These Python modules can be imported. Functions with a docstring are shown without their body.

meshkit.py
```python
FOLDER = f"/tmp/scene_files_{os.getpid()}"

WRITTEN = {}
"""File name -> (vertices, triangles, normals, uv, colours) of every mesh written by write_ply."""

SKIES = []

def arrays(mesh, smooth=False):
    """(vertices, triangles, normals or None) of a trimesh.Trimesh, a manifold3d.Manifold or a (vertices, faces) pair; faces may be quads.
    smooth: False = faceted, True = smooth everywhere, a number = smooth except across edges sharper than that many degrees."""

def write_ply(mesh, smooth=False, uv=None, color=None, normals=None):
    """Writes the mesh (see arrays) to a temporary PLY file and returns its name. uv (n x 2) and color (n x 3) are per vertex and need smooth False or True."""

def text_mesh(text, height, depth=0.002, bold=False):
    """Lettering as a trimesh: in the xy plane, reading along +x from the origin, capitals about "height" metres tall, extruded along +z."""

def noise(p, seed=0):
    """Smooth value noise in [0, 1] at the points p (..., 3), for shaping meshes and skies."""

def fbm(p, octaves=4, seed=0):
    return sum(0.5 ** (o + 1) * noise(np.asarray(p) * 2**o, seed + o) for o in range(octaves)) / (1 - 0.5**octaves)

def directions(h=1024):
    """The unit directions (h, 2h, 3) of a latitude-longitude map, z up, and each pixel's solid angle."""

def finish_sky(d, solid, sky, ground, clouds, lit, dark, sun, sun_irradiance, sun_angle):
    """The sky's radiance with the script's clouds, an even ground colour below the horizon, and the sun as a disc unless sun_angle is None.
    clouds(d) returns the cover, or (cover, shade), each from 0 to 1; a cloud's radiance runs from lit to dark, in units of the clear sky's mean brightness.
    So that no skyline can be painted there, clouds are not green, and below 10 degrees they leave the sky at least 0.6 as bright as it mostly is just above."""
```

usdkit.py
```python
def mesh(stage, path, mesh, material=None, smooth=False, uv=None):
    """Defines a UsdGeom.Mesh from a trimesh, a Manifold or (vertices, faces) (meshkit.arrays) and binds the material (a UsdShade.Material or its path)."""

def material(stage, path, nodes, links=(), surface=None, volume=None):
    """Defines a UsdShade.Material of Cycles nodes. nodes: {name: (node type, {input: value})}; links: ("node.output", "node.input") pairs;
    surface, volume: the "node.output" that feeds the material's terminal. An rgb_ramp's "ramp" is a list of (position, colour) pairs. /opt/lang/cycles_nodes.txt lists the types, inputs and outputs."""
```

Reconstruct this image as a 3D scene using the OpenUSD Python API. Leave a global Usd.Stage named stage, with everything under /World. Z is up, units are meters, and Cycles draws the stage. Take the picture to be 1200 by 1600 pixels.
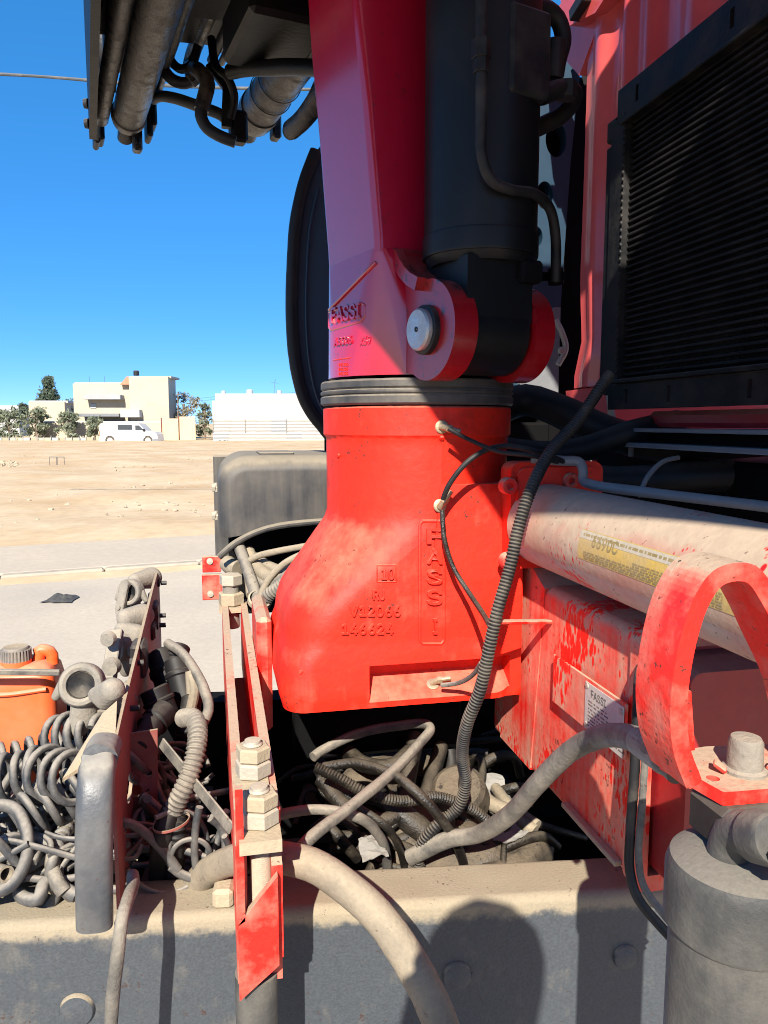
import math, numpy as np, trimesh, manifold3d, usdkit, meshkit
from pxr import Usd, UsdGeom, UsdLux, UsdShade, Gf, Sdf
from shapely.geometry import Polygon, Point, LineString, box as sbox
from shapely.ops import unary_union

stage = Usd.Stage.CreateInMemory()
UsdGeom.SetStageUpAxis(stage, UsdGeom.Tokens.z)
UsdGeom.SetStageMetersPerUnit(stage, 1.0)
UsdGeom.Xform.Define(stage, '/World')
stage.SetDefaultPrim(stage.GetPrimAtPath('/World'))
UsdGeom.Scope.Define(stage, '/World/Looks')
rng = np.random.default_rng(7)

# ------------------------------------------------------------------ camera, sky, sun
FOC, YH, TH, H, GZ = 1200.0, 660.0, math.radians(12.2), 1.8, 0.2      # the ground lies at z = GZ, the truck's length runs along x
PIT = math.atan((800 - YH) / FOC)
cf = np.array([math.sin(TH) * math.cos(PIT), math.cos(TH) * math.cos(PIT), -math.sin(PIT)])
cr = np.array([math.cos(TH), -math.sin(TH), 0.0])
cu = np.cross(cr, cf)
EYE = np.array([0, 0, H])
cam = UsdGeom.Camera.Define(stage, '/World/camera')
cam.CreateHorizontalApertureAttr(24.0); cam.CreateVerticalApertureAttr(32.0); cam.CreateFocalLengthAttr(24.0)
cam.CreateClippingRangeAttr(Gf.Vec2f(0.02, 2000))
m4 = np.eye(4); m4[0, :3], m4[1, :3], m4[2, :3], m4[3, :3] = cr, cu, -cf, EYE
cam.AddTransformOp().Set(Gf.Matrix4d(*m4.ravel().tolist()))
cam.CreateExposureAttr(1.08)

def ray(x, y): return cf + cr * (x - 600) / FOC + cu * (800 - y) / FOC
SUN = ray(735, 1462); SUN = SUN / np.linalg.norm(SUN)                  # the way the sunlight travels
TO = -SUN
sun = UsdLux.DistantLight.Define(stage, '/World/sun')
sun.CreateNormalizeAttr(True); sun.CreateIntensityAttr(1.25); sun.CreateAngleAttr(0.5); sun.CreateColorAttr(Gf.Vec3f(1.0, 0.93, 0.82))
zz = TO; xx = np.cross([0, 0, 1.0], zz); xx /= np.linalg.norm(xx); yy = np.cross(zz, xx)
ms = np.eye(4); ms[0, :3], ms[1, :3], ms[2, :3] = xx, yy, zz
sun.AddTransformOp().Set(Gf.Matrix4d(*ms.ravel().tolist()))
skym = usdkit.material(stage, '/World/Looks/sky_air', {
    'tex': ('sky_texture', {'sky_type': 'single_scattering', 'sun_disc': False, 'sun_elevation': math.asin(TO[2]), 'sun_rotation': math.atan2(TO[0], TO[1]),
                            'air_density': 0.35, 'aerosol_density': 0.1, 'ozone_density': 2.0, 'altitude': 600}),
    'gm': ('gamma', {'gamma': 0.45}), 'ti': ('mix', {'mix_type': 'multiply', 'fac': 1.0, 'color2': (0.9, 1.0, 1.15)}),
    'sat': ('hsv', {'saturation': 1.64, 'value': 4.75, 'hue': 0.5, 'fac': 1.0}),
    'bg': ('background_shader', {'strength': 0.05})}, [('tex.color', 'gm.color'), ('gm.color', 'ti.color1'), ('ti.color', 'sat.color'), ('sat.color', 'bg.color')], surface='bg.background')
dome = UsdLux.DomeLight.Define(stage, '/World/sky')
UsdShade.MaterialBindingAPI.Apply(dome.GetPrim()).Bind(skym)
dome.GetPrim().SetCustomDataByKey('kind', 'structure')

# ------------------------------------------------------------------ helpers
def S(x, y, t=None, l=None, z=None, D=None):
    """The point on the line of sight of a photo pixel where world y = t, x = l, z = z, or at distance D ahead."""
    d = ray(x, y)
    k = t / d[1] if t is not None else l / d[0] if l is not None else (z - H) / d[2] if z is not None else D / (d @ cf)
    return EYE + k * d

def A(*pts): return np.array([S(x, y, t) for x, y, t in pts])

_count, _base = {}, {}
def _path(parent, name):
    n = _count.get((parent, name), 0); _count[(parent, name)] = n + 1
    return f'{parent}/{name}' + (f'_{n:03d}' if n else '')

def tag(p, label=None, cat=None, group=None, kind=None):
    p = p if isinstance(p, Usd.Prim) else stage.GetPrimAtPath(p)
    for k, v in (('label', label), ('category', cat), ('group', group), ('kind', kind)):
        if v: p.SetCustomDataByKey(k, v)
    return str(p.GetPath())

def thing(name, label, cat, base=(0, 0, 0), group=None, kind=None):
    p = _path('/World', name)
    x = UsdGeom.Xform.Define(stage, p); x.AddTranslateOp().Set(Gf.Vec3d(*map(float, base)))
    _base[p] = np.asarray(base, float)
    return tag(p, label, cat, group, kind)

def VF(m):
    if hasattr(m, 'to_mesh'):
        q = m.to_mesh(); return np.array(q.vert_properties[:, :3], float), np.array(q.tri_verts)
    if isinstance(m, (tuple, list)): 
        v, f = np.asarray(m[0], float), np.asarray(m[1], int)
        return (v, np.vstack([f[:, [0, 1, 2]], f[:, [0, 2, 3]]]) if f.shape[1] == 4 else f)
    return np.array(m.vertices), np.array(m.faces)

def cat(*ms):
    vs, fs, o = [], [], 0
    for m in ms:
        v, f = VF(m); vs.append(v); fs.append(f + o); o += len(v)
    return np.vstack(vs), np.vstack(fs)

def obj(name, mesh, mat, parent='/World', smooth=35, label=None):
    p = _path(parent, name)
    v, f = VF(mesh)
    root = '/'.join(p.split('/')[:3])
    v = v - _base.get(root, 0)
    usdkit.mesh(stage, p, (v, f), MAT[mat], smooth)
    if label: tag(p, label)
    return p

def solo(name, mesh, mat, label=None, cat_=None, group=None, kind=None, smooth=35):
    return tag(obj(name, mesh, mat, '/World', smooth), label, cat_, group, kind)

def unit(v): v = np.asarray(v, float); return v / np.linalg.norm(v)

def spline(P, n=8):
    P = np.asarray(P, float)
    if len(P) < 3: return np.linspace(P[0], P[-1], n + 1)
    Q = np.vstack([2 * P[0] - P[1], P, 2 * P[-1] - P[-2]]); out = []
    for i in range(1, len(Q) - 2):
        a, b, c, d = Q[i - 1:i + 3]
        # centripetal Catmull-Rom
        t1 = np.linalg.norm(b - a) ** .5 + 1e-9; t2 = t1 + np.linalg.norm(c - b) ** .5 + 1e-9; t3 = t2 + np.linalg.norm(d - c) ** .5 + 1e-9
        for t in np.linspace(t1, t2, n, endpoint=False):
            A1 = a * (t1 - t) / t1 + b * t / t1; A2 = b * (t2 - t) / (t2 - t1) + c * (t - t1) / (t2 - t1); A3 = c * (t3 - t) / (t3 - t2) + d * (t - t2) / (t3 - t2)
            B1 = A1 * (t2 - t) / t2 + A2 * t / t2; B2 = A2 * (t3 - t) / (t3 - t1) + A3 * (t - t1) / (t3 - t1)
            out.append(B1 * (t2 - t) / (t2 - t1) + B2 * (t - t1) / (t2 - t1))
    return np.array(out + [P[-1]])

def resample(P, step):
    s = np.r_[0, np.cumsum(np.linalg.norm(np.diff(P, axis=0), axis=1))]
    q = np.linspace(0, s[-1], max(3, int(s[-1] / step) + 1))
    return np.stack([np.interp(q, s, P[:, k]) for k in range(3)], 1), q

def sweep(P, prof, scale=None, up=None):
    """Sweeps a closed 2-D profile (n x 2) along the polyline P."""
    P = np.asarray(P, float); t = np.gradient(P, axis=0); t /= np.linalg.norm(t, axis=1, keepdims=True) + 1e-12
    a0 = np.cross(t[0], up if up is not None else ([0, 0, 1] if abs(t[0][2]) < .9 else [1, 0, 0])); fr = [unit(a0)]
    for i in range(1, len(P)):
        a = fr[-1] - t[i] * (fr[-1] @ t[i]) if up is None else np.cross(t[i], up)
        fr.append(unit(a))
    a = np.array(fr); b = np.cross(a, t)
    pr = np.asarray(prof, float); n = len(pr); sc = np.ones(len(P)) if scale is None else np.asarray(scale)
    v = P[:, None] + (a[:, None] * pr[None, :, :1] + b[:, None] * pr[None, :, 1:]) * sc[:, None, None]
    i, j = np.meshgrid(np.arange(len(P) - 1), np.arange(n), indexing='ij'); k = (j + 1) % n
    q = np.stack([i * n + j, i * n + k, (i + 1) * n + k, (i + 1) * n + j], -1).reshape(-1, 4)
    V = v.reshape(-1, 3); f = np.vstack([q[:, [0, 2, 1]], q[:, [0, 3, 2]]])
    c = len(V); V = np.vstack([V, P[0], P[-1]]); jj = np.arange(n); kk = (jj + 1) % n; e = (len(P) - 1) * n
    f = np.vstack([f, np.stack([np.full(n, c), jj, kk], 1), np.stack([np.full(n, c + 1), e + kk, e + jj], 1)])
    return V, f[:, ::-1] if _vol(V, f) < 0 else f

def _vol(V, f): a, b, c = V[f[:, 0]], V[f[:, 1]], V[f[:, 2]]; return (a * np.cross(b, c)).sum()

def circ(r, n=12, ry=None): a = np.arange(n) * 2 * np.pi / n; return np.stack([r * np.cos(a), (ry or r) * np.sin(a)], 1)

def tube(P, r, n=12, ribs=None, depth=.13, smooth=True, wob=0):
    P = spline(P) if smooth else np.asarray(P, float)
    P, s = resample(P, (ribs / 4 if ribs else max(.006, r * .7)))
    if wob:
        P = P + (meshkit.fbm(np.stack([s * 9, s * 0 + P[0, 0] * 37, s * 0], 1), 3)[:, None] - .5) * wob * np.array([1, .6, 1])
    sc = 1 + depth * np.clip(np.sin(s * 2 * np.pi / ribs) * 1.6, -1, 1) if ribs else np.ones(len(s))
    if not ribs: sc = sc + (meshkit.noise(np.stack([s * 40, s * 0 + 3, s * 0], 1)) - .5) * .06
    return sweep(P, circ(r, n), sc)

def rod(p, q, r, n=16, r2=None):
    p, q = np.asarray(p, float), np.asarray(q, float)
    return sweep(np.array([p, q]), circ(r, n), [1, (r2 or r) / r])

def ring_rod(p, q, r, n=24, ch=.1):
    """A rod with chamfered ends."""
    p, q = np.asarray(p, float), np.asarray(q, float); d = unit(q - p); c = r * ch
    return sweep(np.array([p, p + d * c, q - d * c, q]), circ(r, n), [1 - ch, 1, 1, 1 - ch])

def lathe(o, axis, prof, n=48):
    """Revolves (radius, height) pairs about the axis through o."""
    axis = unit(axis); u = unit(np.cross(axis, [0, 0, 1] if abs(axis[2]) < .9 else [1, 0, 0])); w = np.cross(axis, u)
    a = np.arange(n) * 2 * np.pi / n; pr = np.asarray(prof, float)
    v = np.asarray(o)[None, None] + axis * pr[:, 1][:, None, None] + (u * np.cos(a)[:, None] + w * np.sin(a)[:, None])[None] * pr[:, 0][:, None, None]
    i, j = np.meshgrid(np.arange(len(pr) - 1), np.arange(n), indexing='ij'); k = (j + 1) % n
    q = np.stack([i * n + j, i * n + k, (i + 1) * n + k, (i + 1) * n + j], -1).reshape(-1, 4)
    f = np.vstack([q[:, [0, 1, 2]], q[:, [0, 2, 3]]]); V = v.reshape(-1, 3)
    return V, f[:, ::-1] if _vol(V, f) < 0 else f

def loft(sections):
    """Joins closed rings of equal length (k x n x 3) into a capped solid."""
    R = np.asarray(sections, float); k, n, _ = R.shape; V = R.reshape(-1, 3)
    i, j = np.meshgrid(np.arange(k - 1), np.arange(n), indexing='ij'); j2 = (j + 1) % n
    q = np.stack([i * n + j, i * n + j2, (i + 1) * n + j2, (i + 1) * n + j], -1).reshape(-1, 4)
    f = np.vstack([q[:, [0, 1, 2]], q[:, [0, 2, 3]]])
    c = len(V); V = np.vstack([V, R[0].mean(0), R[-1].mean(0)]); jj = np.arange(n); kk = (jj + 1) % n; e = (k - 1) * n
    f = np.vstack([f, np.stack([np.full(n, c), kk, jj], 1), np.stack([np.full(n, c + 1), e + jj, e + kk], 1)])
    return V, f[:, ::-1] if _vol(V, f) < 0 else f

def man(m):
    v, f = VF(m)
    return manifold3d.Manifold(manifold3d.Mesh(np.asarray(v, np.float32), np.asarray(f, np.uint32)))

def hull(pts): return manifold3d.Manifold.hull_points(np.asarray(pts, float))

def box(lo, hi, c=.004):
    """A box with chamfered edges."""
    lo, hi = np.asarray(lo, float), np.asarray(hi, float); c = min(c, .3 * (hi - lo).min()); P = []
    for k in range(3):
        for s in np.ndindex(2, 2, 2):
            p = np.where(s, hi - c, lo + c); p[k] = hi[k] if s[k] else lo[k]; P.append(p)
    return hull(P)

def fbox(o, ex, ey, ez, size, c=.004):
    """A chamfered box centred at o along the axes ex, ey, ez."""
    s = np.asarray(size) / 2; v, f = VF(box(-s, s, c)); R = np.array([unit(ex), unit(ey), unit(ez)])
    return v @ R + np.asarray(o), f

def bar(p, q, w, h, up=(0, 0, 1), c=.002):
    p, q = np.asarray(p, float), np.asarray(q, float); d = unit(q - p); s = unit(np.cross(d, up)); u = np.cross(s, d)
    return fbox((p + q) / 2, d, s, u, (np.linalg.norm(q - p), w, h), c)

def prism(poly, o, ex, ey, n, depth, bevel=0):
    """Extrudes a shapely polygon in the plane (o, ex, ey) by depth along n."""
    parts = []
    for g in getattr(poly, 'geoms', [poly]):
        m = trimesh.creation.extrude_polygon(g, depth, engine='earcut'); parts.append((np.array(m.vertices), np.array(m.faces)))
    v, f = cat(*parts)
    V = np.asarray(o) + v[:, :1] * np.asarray(ex) + v[:, 1:2] * np.asarray(ey) + v[:, 2:] * np.asarray(n)
    return V, f[:, ::-1] if np.dot(np.cross(ex, ey), n) < 0 else f

def hexnut(o, axis, r, h, n=6):
    return lathe_hex(o, axis, r, h)

def lathe_hex(o, axis, r, h):
    axis = unit(axis); u = unit(np.cross(axis, [.3, .2, 1] if abs(axis[2]) < .9 else [1, .2, 0])); w = np.cross(axis, u)
    a = np.arange(6) * np.pi / 3; c = r * .1; P = []
    for rr, hh in ((r * .88, 0), (r, c), (r, h - c), (r * .88, h)):
        P += [np.asarray(o) + axis * hh + (u * math.cos(x) + w * math.sin(x)) * rr for x in a]
    return hull(P)

def caster(mesh):
    V, F = VF(mesh); a, b, c = V[F[:, 0]], V[F[:, 1]], V[F[:, 2]]; e1, e2 = b - a, c - a; N = np.cross(e1, e2)
    N /= np.linalg.norm(N, axis=1, keepdims=True) + 1e-15
    def hit(x, y):
        d = ray(x, y); h = np.cross(d, e2); det = (e1 * h).sum(1); det = np.where(np.abs(det) < 1e-12, 1e-12, det); s = EYE - a
        u = (s * h).sum(1) / det; q = np.cross(s, e1); v = (q @ d) / det; t = (e2 * q).sum(1) / det
        ok = (u >= -1e-6) & (v >= -1e-6) & (u + v <= 1 + 1e-6) & (t > .05)
        if not ok.any(): return None, None
        k = np.where(ok, t, 1e9).argmin()
        n = N[k] if N[k] @ d < 0 else -N[k]
        return EYE + d * t[k], n
    return hit

def emboss(text, hit, x0, y0, x1, y1, depth, skew=0, bold=True, sink=.0012):
    """Raised lettering laid on a surface so that it fills the given rectangle; skew drops the right end."""
    V, F = VF(meshkit.text_mesh(text, 1.0, 1.0, bold)); lo, hi = V.min(0), V.max(0); uv = (V - lo) / (hi - lo)
    out = np.zeros_like(V); last = None
    for i, (u, w, h) in enumerate(uv):
        x = x0 + u * (x1 - x0); p, n = hit(x, y1 + (y0 - y1) * w + skew * u)
        if p is None: p, n = last
        last = (p, n); out[i] = p + n * (h * (depth + sink) - sink)
    return out, F

def rim(hit, pts, r, off=0, n=8):
    P = []
    for x, y in pts:
        p, nn = hit(x, y)
        if p is not None: P.append(p + nn * off)
    return sweep(resample(np.array(P), .004)[0], circ(r, n))

# ------------------------------------------------------------------ materials
MAT = {}
DUST = (0.33, 0.265, 0.18)
def dusty(name, base, dust=DUST, amt=0.0, up=.6, scale=6, rough=.45, var=.18, bump=.2, contrast=1.4, drops=0, streak=0, metal=0, coat=0, spec=.5, fine=9, lo=.3, grime=0, zd=None, specks=0, coat_ior=1.5):
    base = np.asarray(base, float)
    N = {'g': ('geometry', {}), 'n1': ('noise_texture', {'scale': scale, 'detail': 6, 'roughness': .62}), 'n2': ('noise_texture', {'scale': scale * fine, 'detail': 4, 'roughness': .6}),
         'sx': ('separate_xyz', {}), 'mr': ('map_range', {'range_type': 'smoothstep', 'from_min': lo, 'from_max': .95, 'to_min': 0, 'to_max': up, 'clamp': True}),
         'a': ('math', {'math_type': 'multiply_add', 'value2': contrast, 'value3': amt - .5 * contrast}),
         'w': ('math', {'math_type': 'multiply_add', 'value2': .9, 'value3': .55}), 'uw': ('math', {'math_type': 'multiply'}),
         'f': ('math', {'math_type': 'add', 'use_clamp': True}),
         'bc': ('mix', {'color1': base * (1 - var), 'color2': np.minimum(base * (1 + var), .95)}),
         'dc': ('mix', {'color1': np.array(dust) * .78, 'color2': np.minimum(np.array(dust) * 1.2, .95)}),
         'mc': ('mix', {}), 'r': ('map_range', {'from_min': 0, 'from_max': 1, 'to_min': rough, 'to_max': .95, 'clamp': True}),
         'bp': ('bump', {'strength': bump, 'distance': .003}),
         'p': ('principled_bsdf', {'metallic': metal, 'coat_weight': coat, 'coat_roughness': .14, 'coat_ior': coat_ior, 'specular_ior_level': spec})}
    L = [('g.position', 'n1.vector'), ('g.position', 'n2.vector'), ('g.normal', 'sx.vector'), ('sx.z', 'mr.value'), ('n1.fac', 'a.value1'), ('n2.fac', 'w.value1'),
         ('mr.result', 'uw.value1'), ('w.value', 'uw.value2'), ('uw.value', 'f.value2'), ('n2.fac', 'bc.fac'), ('n2.fac', 'dc.fac'), ('bc.color', 'mc.color1'), ('dc.color', 'mc.color2'),
         ('n2.fac', 'bp.height'), ('bp.normal', 'p.normal'), ('mc.color', 'p.base_color'), ('r.result', 'p.roughness')]
    av = 'a.value'
    if streak:
        N.update(sm=('mapping', {'scale': (26, 26, 2.2)}), sn=('noise_texture', {'scale': 1, 'detail': 4, 'roughness': .6}), sa=('math', {'math_type': 'multiply_add', 'value2': streak, 'value3': -.5 * streak}), sb=('math', {'math_type': 'add'}))
        L += [('g.position', 'sm.vector'), ('sm.vector', 'sn.vector'), ('sn.fac', 'sa.value1'), ('sa.value', 'sb.value1'), (av, 'sb.value2')]; av = 'sb.value'
    L.append((av, 'f.value1')); fv = 'f.value'
    if drops:
        N.update(dm=('mapping', {'scale': (120, 120, 52)}), dn=('noise_texture', {'scale': .7, 'detail': 2}), dx=('mix', {'mix_type': 'add', 'fac': .6}), dv=('voronoi_texture', {'scale': 1.0, 'feature': 'f1', 'randomness': 1.0}),
                 ds=('noise_texture', {'scale': 7, 'detail': 2}), dt=('map_range', {'from_min': .47, 'from_max': .66, 'to_min': .0, 'to_max': .62 * drops, 'clamp': True}),
                 dd=('math', {'math_type': 'subtract'}), de=('map_range', {'range_type': 'smoothstep', 'from_min': -.16, 'from_max': .10, 'to_min': 0, 'to_max': 1, 'clamp': True}), df=('math', {'math_type': 'multiply', 'use_clamp': True}))
        L += [('g.position', 'dm.vector'), ('dm.vector', 'dn.vector'), ('dm.vector', 'dx.color1'), ('dn.color', 'dx.color2'), ('dx.color', 'dv.vector'), ('g.position', 'ds.vector'), ('ds.fac', 'dt.value'),
              ('dv.distance', 'dd.value1'), ('dt.result', 'dd.value2'), ('dd.value', 'de.value'), ('f.value', 'df.value1'), ('de.result', 'df.value2')]; fv = 'df.value'
    if zd:    # dust settled along an edge at height zd
        N.update(zs=('separate_xyz', {}), zn=('noise_texture', {'scale': 22, 'detail': 5, 'roughness': .7}), za=('math', {'math_type': 'multiply_add', 'value2': .045, 'value3': -.024}), zb=('math', {'math_type': 'add'}),
                 zc=('map_range', {'range_type': 'smoothstep', 'from_min': zd[0], 'from_max': zd[1], 'to_min': 0, 'to_max': .95, 'clamp': True}), ze=('math', {'math_type': 'add', 'use_clamp': True}))
        L += [('g.position', 'zs.vector'), ('g.position', 'zn.vector'), ('zn.fac', 'za.value1'), ('zs.z', 'zb.value1'), ('za.value', 'zb.value2'), ('zb.value', 'zc.value'), ('zc.result', 'ze.value1'), (fv, 'ze.value2')]; fv = 'ze.value'
    L += [(fv, 'mc.fac'), (fv, 'r.value')]
    if grime:   # dark greasy patches
        N.update(gn=('noise_texture', {'scale': scale * 2.3, 'detail': 5, 'roughness': .7}), gr=('map_range', {'range_type': 'smoothstep', 'from_min': .56, 'from_max': .68, 'to_min': 0, 'to_max': grime, 'clamp': True}), gm=('mix', {'color2': (.012, .009, .008)}))
        L = [x for x in L if x != ('mc.color', 'p.base_color')] + [('g.position', 'gn.vector'), ('gn.fac', 'gr.value'), ('gr.result', 'gm.fac'), ('mc.color', 'gm.color1'), ('gm.color', 'p.base_color')]
    if specks:   # chips and grease spots
        src = [x for x in L if x[1] == 'p.base_color'][0]; L.remove(src)
        N.update(kn=('noise_texture', {'scale': 75, 'detail': 3, 'roughness': .75}), km=('noise_texture', {'scale': 9, 'detail': 3}), kr=('map_range', {'from_min': .5, 'from_max': .75, 'to_min': 0, 'to_max': .10, 'clamp': True}), ka=('math', {'math_type': 'add'}),
                 kk=('map_range', {'range_type': 'smoothstep', 'from_min': .66, 'from_max': .72, 'to_min': 0, 'to_max': specks, 'clamp': True}), kx=('mix', {'color2': (.05, .018, .012)}))
        L += [('g.position', 'kn.vector'), ('g.position', 'km.vector'), ('km.fac', 'kr.value'), ('kn.fac', 'ka.value1'), ('kr.result', 'ka.value2'), ('ka.value', 'kk.value'), ('kk.result', 'kx.fac'), (src[0], 'kx.color1'), ('kx.color', 'p.base_color')]
    MAT[name] = usdkit.material(stage, '/World/Looks/' + name, N, L, surface='p.BSDF')

dusty('red_casting', (.70, .018, .005), dust=(.50, .25, .16), amt=-.07, up=.5, scale=6, rough=.56, var=.22, contrast=1.0, bump=.35, lo=.05, spec=.35, grime=.25, specks=.9, streak=.5)
dusty('red_gloss', (.40, .003, .026), dust=(.3, .10, .09), amt=-.08, up=.4, scale=4, rough=.3, var=.10, contrast=.6, bump=.04, coat=1.0, coat_ior=1.65, specks=.6, streak=.3)
dusty('red_greasy', (.30, .004, .009), dust=(.24, .08, .06), amt=.0, up=.4, scale=9, rough=.3, var=.1, contrast=.7, bump=.1, coat=.5, coat_ior=1.7, grime=1.0, specks=.8, streak=.3)
dusty('red_dusty_brightened', (.74, .014, .008), dust=(.47, .315, .21), amt=.44, up=.9, scale=7, rough=.45, var=.1, contrast=2.1, bump=.3, drops=1.15, streak=1.5, lo=.2, specks=.7)  # dust made paler to stand in for sunlight on the beam side
dusty('red_tube', (.50, .01, .012), dust=(.42, .32, .225), amt=.85, up=.5, scale=6, rough=.5, var=.1, contrast=1.2, bump=.3, drops=.9, specks=.6)
dusty('red_worn', (.74, .014, .007), dust=(.40, .29, .20), amt=.16, up=.95, scale=13, rough=.5, contrast=2.2, bump=.4, lo=.15, specks=.9, streak=.4)
dusty('red_cab', (.70, .045, .055), dust=(.60, .16, .14), amt=.40, up=.3, scale=2, rough=.3, var=.05, contrast=.6, bump=.03, coat=.6, streak=.2)
dusty('red_dark', (.26, .008, .012), dust=(.3, .14, .11), amt=.0, up=.9, scale=7, rough=.4, contrast=.8, bump=.2)
dusty('brown_red', (.20, .035, .03), amt=.08, up=.9, scale=8, rough=.6, contrast=.8, bump=.25)
dusty('rail_black', (.050, .058, .067), dust=(.275, .23, .16), amt=-.06, up=1.7, scale=18, rough=.48, contrast=.9, bump=.4, streak=.6, lo=.10, fine=12, var=.5, zd=(.955, .972), specks=.7)
dusty('black_metal', (.012, .0125, .014), dust=(.18, .15, .115), amt=.03, up=.45, scale=8, rough=.45, contrast=.4, bump=.15, spec=.3)
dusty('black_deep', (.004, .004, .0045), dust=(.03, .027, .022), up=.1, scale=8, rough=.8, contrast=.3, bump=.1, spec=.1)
dusty('cylinder_black', (.007, .0075, .0085), dust=(.10, .085, .07), amt=.0, up=.3, scale=5, rough=.42, contrast=.3, bump=.05, spec=.25)
dusty('boom_metal', (.026, .023, .022), dust=(.12, .095, .075), amt=.16, up=.3, scale=30, rough=.26, contrast=2.6, bump=.6, metal=.5, grime=1.0)
dusty('boom_steel', (.11, .12, .14), dust=(.10, .085, .07), amt=.1, up=.3, scale=12, rough=.25, contrast=1.4, bump=.2, metal=.7, grime=.7)
dusty('boom_black', (.003, .003, .0035), dust=(.02, .017, .013), amt=.0, up=.2, scale=11, rough=.45, contrast=.6, bump=.3, spec=.2)
dusty('seal_dark', (.03, .03, .031), dust=(.20, .17, .13), amt=.22, up=.8, scale=9, rough=.5, contrast=1.0, bump=.3, streak=.4)
dusty('rubber', (.012, .012, .013), dust=(.20, .17, .13), amt=.02, up=.6, scale=14, rough=.55, contrast=.9, bump=.2, spec=.3)
dusty('rubber_black', (.009, .009, .010), dust=(.14, .12, .095), amt=.0, up=.3, scale=10, rough=.55, contrast=.4, bump=.15, spec=.3)
dusty('hose_grey', (.045, .044, .042), dust=(.25, .22, .175), amt=.40, up=.7, scale=19, rough=.7, contrast=1.9, bump=.6, specks=.6)
dusty('hose_tan', (.10, .088, .072), dust=(.29, .24, .17), amt=.66, up=.6, scale=14, rough=.8, contrast=1.4, bump=.5, specks=.5)
dusty('hose_oily', (.009, .0075, .006), dust=(.10, .08, .055), amt=.02, up=.55, scale=24, rough=.36, contrast=1.7, bump=.7)
dusty('hose_coil', (.030, .033, .038), dust=(.25, .225, .19), amt=.16, up=.95, scale=16, rough=.6, contrast=1.4, bump=.3)
dusty('grey_dusty', (.12, .116, .105), dust=(.28, .245, .195), amt=.55, up=.6, scale=18, rough=.75, contrast=1.6, bump=.6)
dusty('leg_grey', (.040, .041, .040), dust=(.155, .14, .115), amt=.26, up=1.0, scale=14, rough=.6, contrast=1.7, bump=.3, fine=14, streak=.7)
dusty('tan_dusty', (.22, .18, .13), dust=(.38, .31, .21), amt=.75, up=.5, scale=18, rough=.9, contrast=1.0, bump=.5)
dusty('zinc', (.42, .39, .33), dust=(.5, .43, .33), amt=.45, up=.6, scale=25, rough=.45, contrast=1.2, metal=.5, bump=.3)
dusty('brass', (.36, .27, .14), dust=(.42, .36, .28), amt=.35, up=.6, scale=30, rough=.35, metal=.7, bump=.2)
dusty('steel_pin', (.50, .52, .52), dust=(.33, .34, .33), amt=.25, up=.2, scale=22, rough=.32, metal=.75, contrast=1.2, bump=.3)
dusty('data_plate', (.50, .50, .48), dust=(.52, .45, .36), amt=.35, up=.3, scale=20, rough=.4, metal=.3, contrast=1.2, bump=.2)
dusty('plate_ink', (.07, .07, .075), amt=.25, up=.2, scale=60, rough=.7)
dusty('sticker_yellow', (.55, .36, .03), dust=(.36, .28, .17), amt=.5, up=.4, scale=14, rough=.6, contrast=1.6)
dusty('sticker_grey', (.36, .34, .27), dust=(.46, .38, .28), amt=.5, up=.5, scale=12, rough=.6, contrast=1.2)
dusty('sticker_ink', (.20, .15, .05), dust=(.32, .25, .13), amt=.5, up=.3, scale=28, rough=.7, contrast=2)
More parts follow.
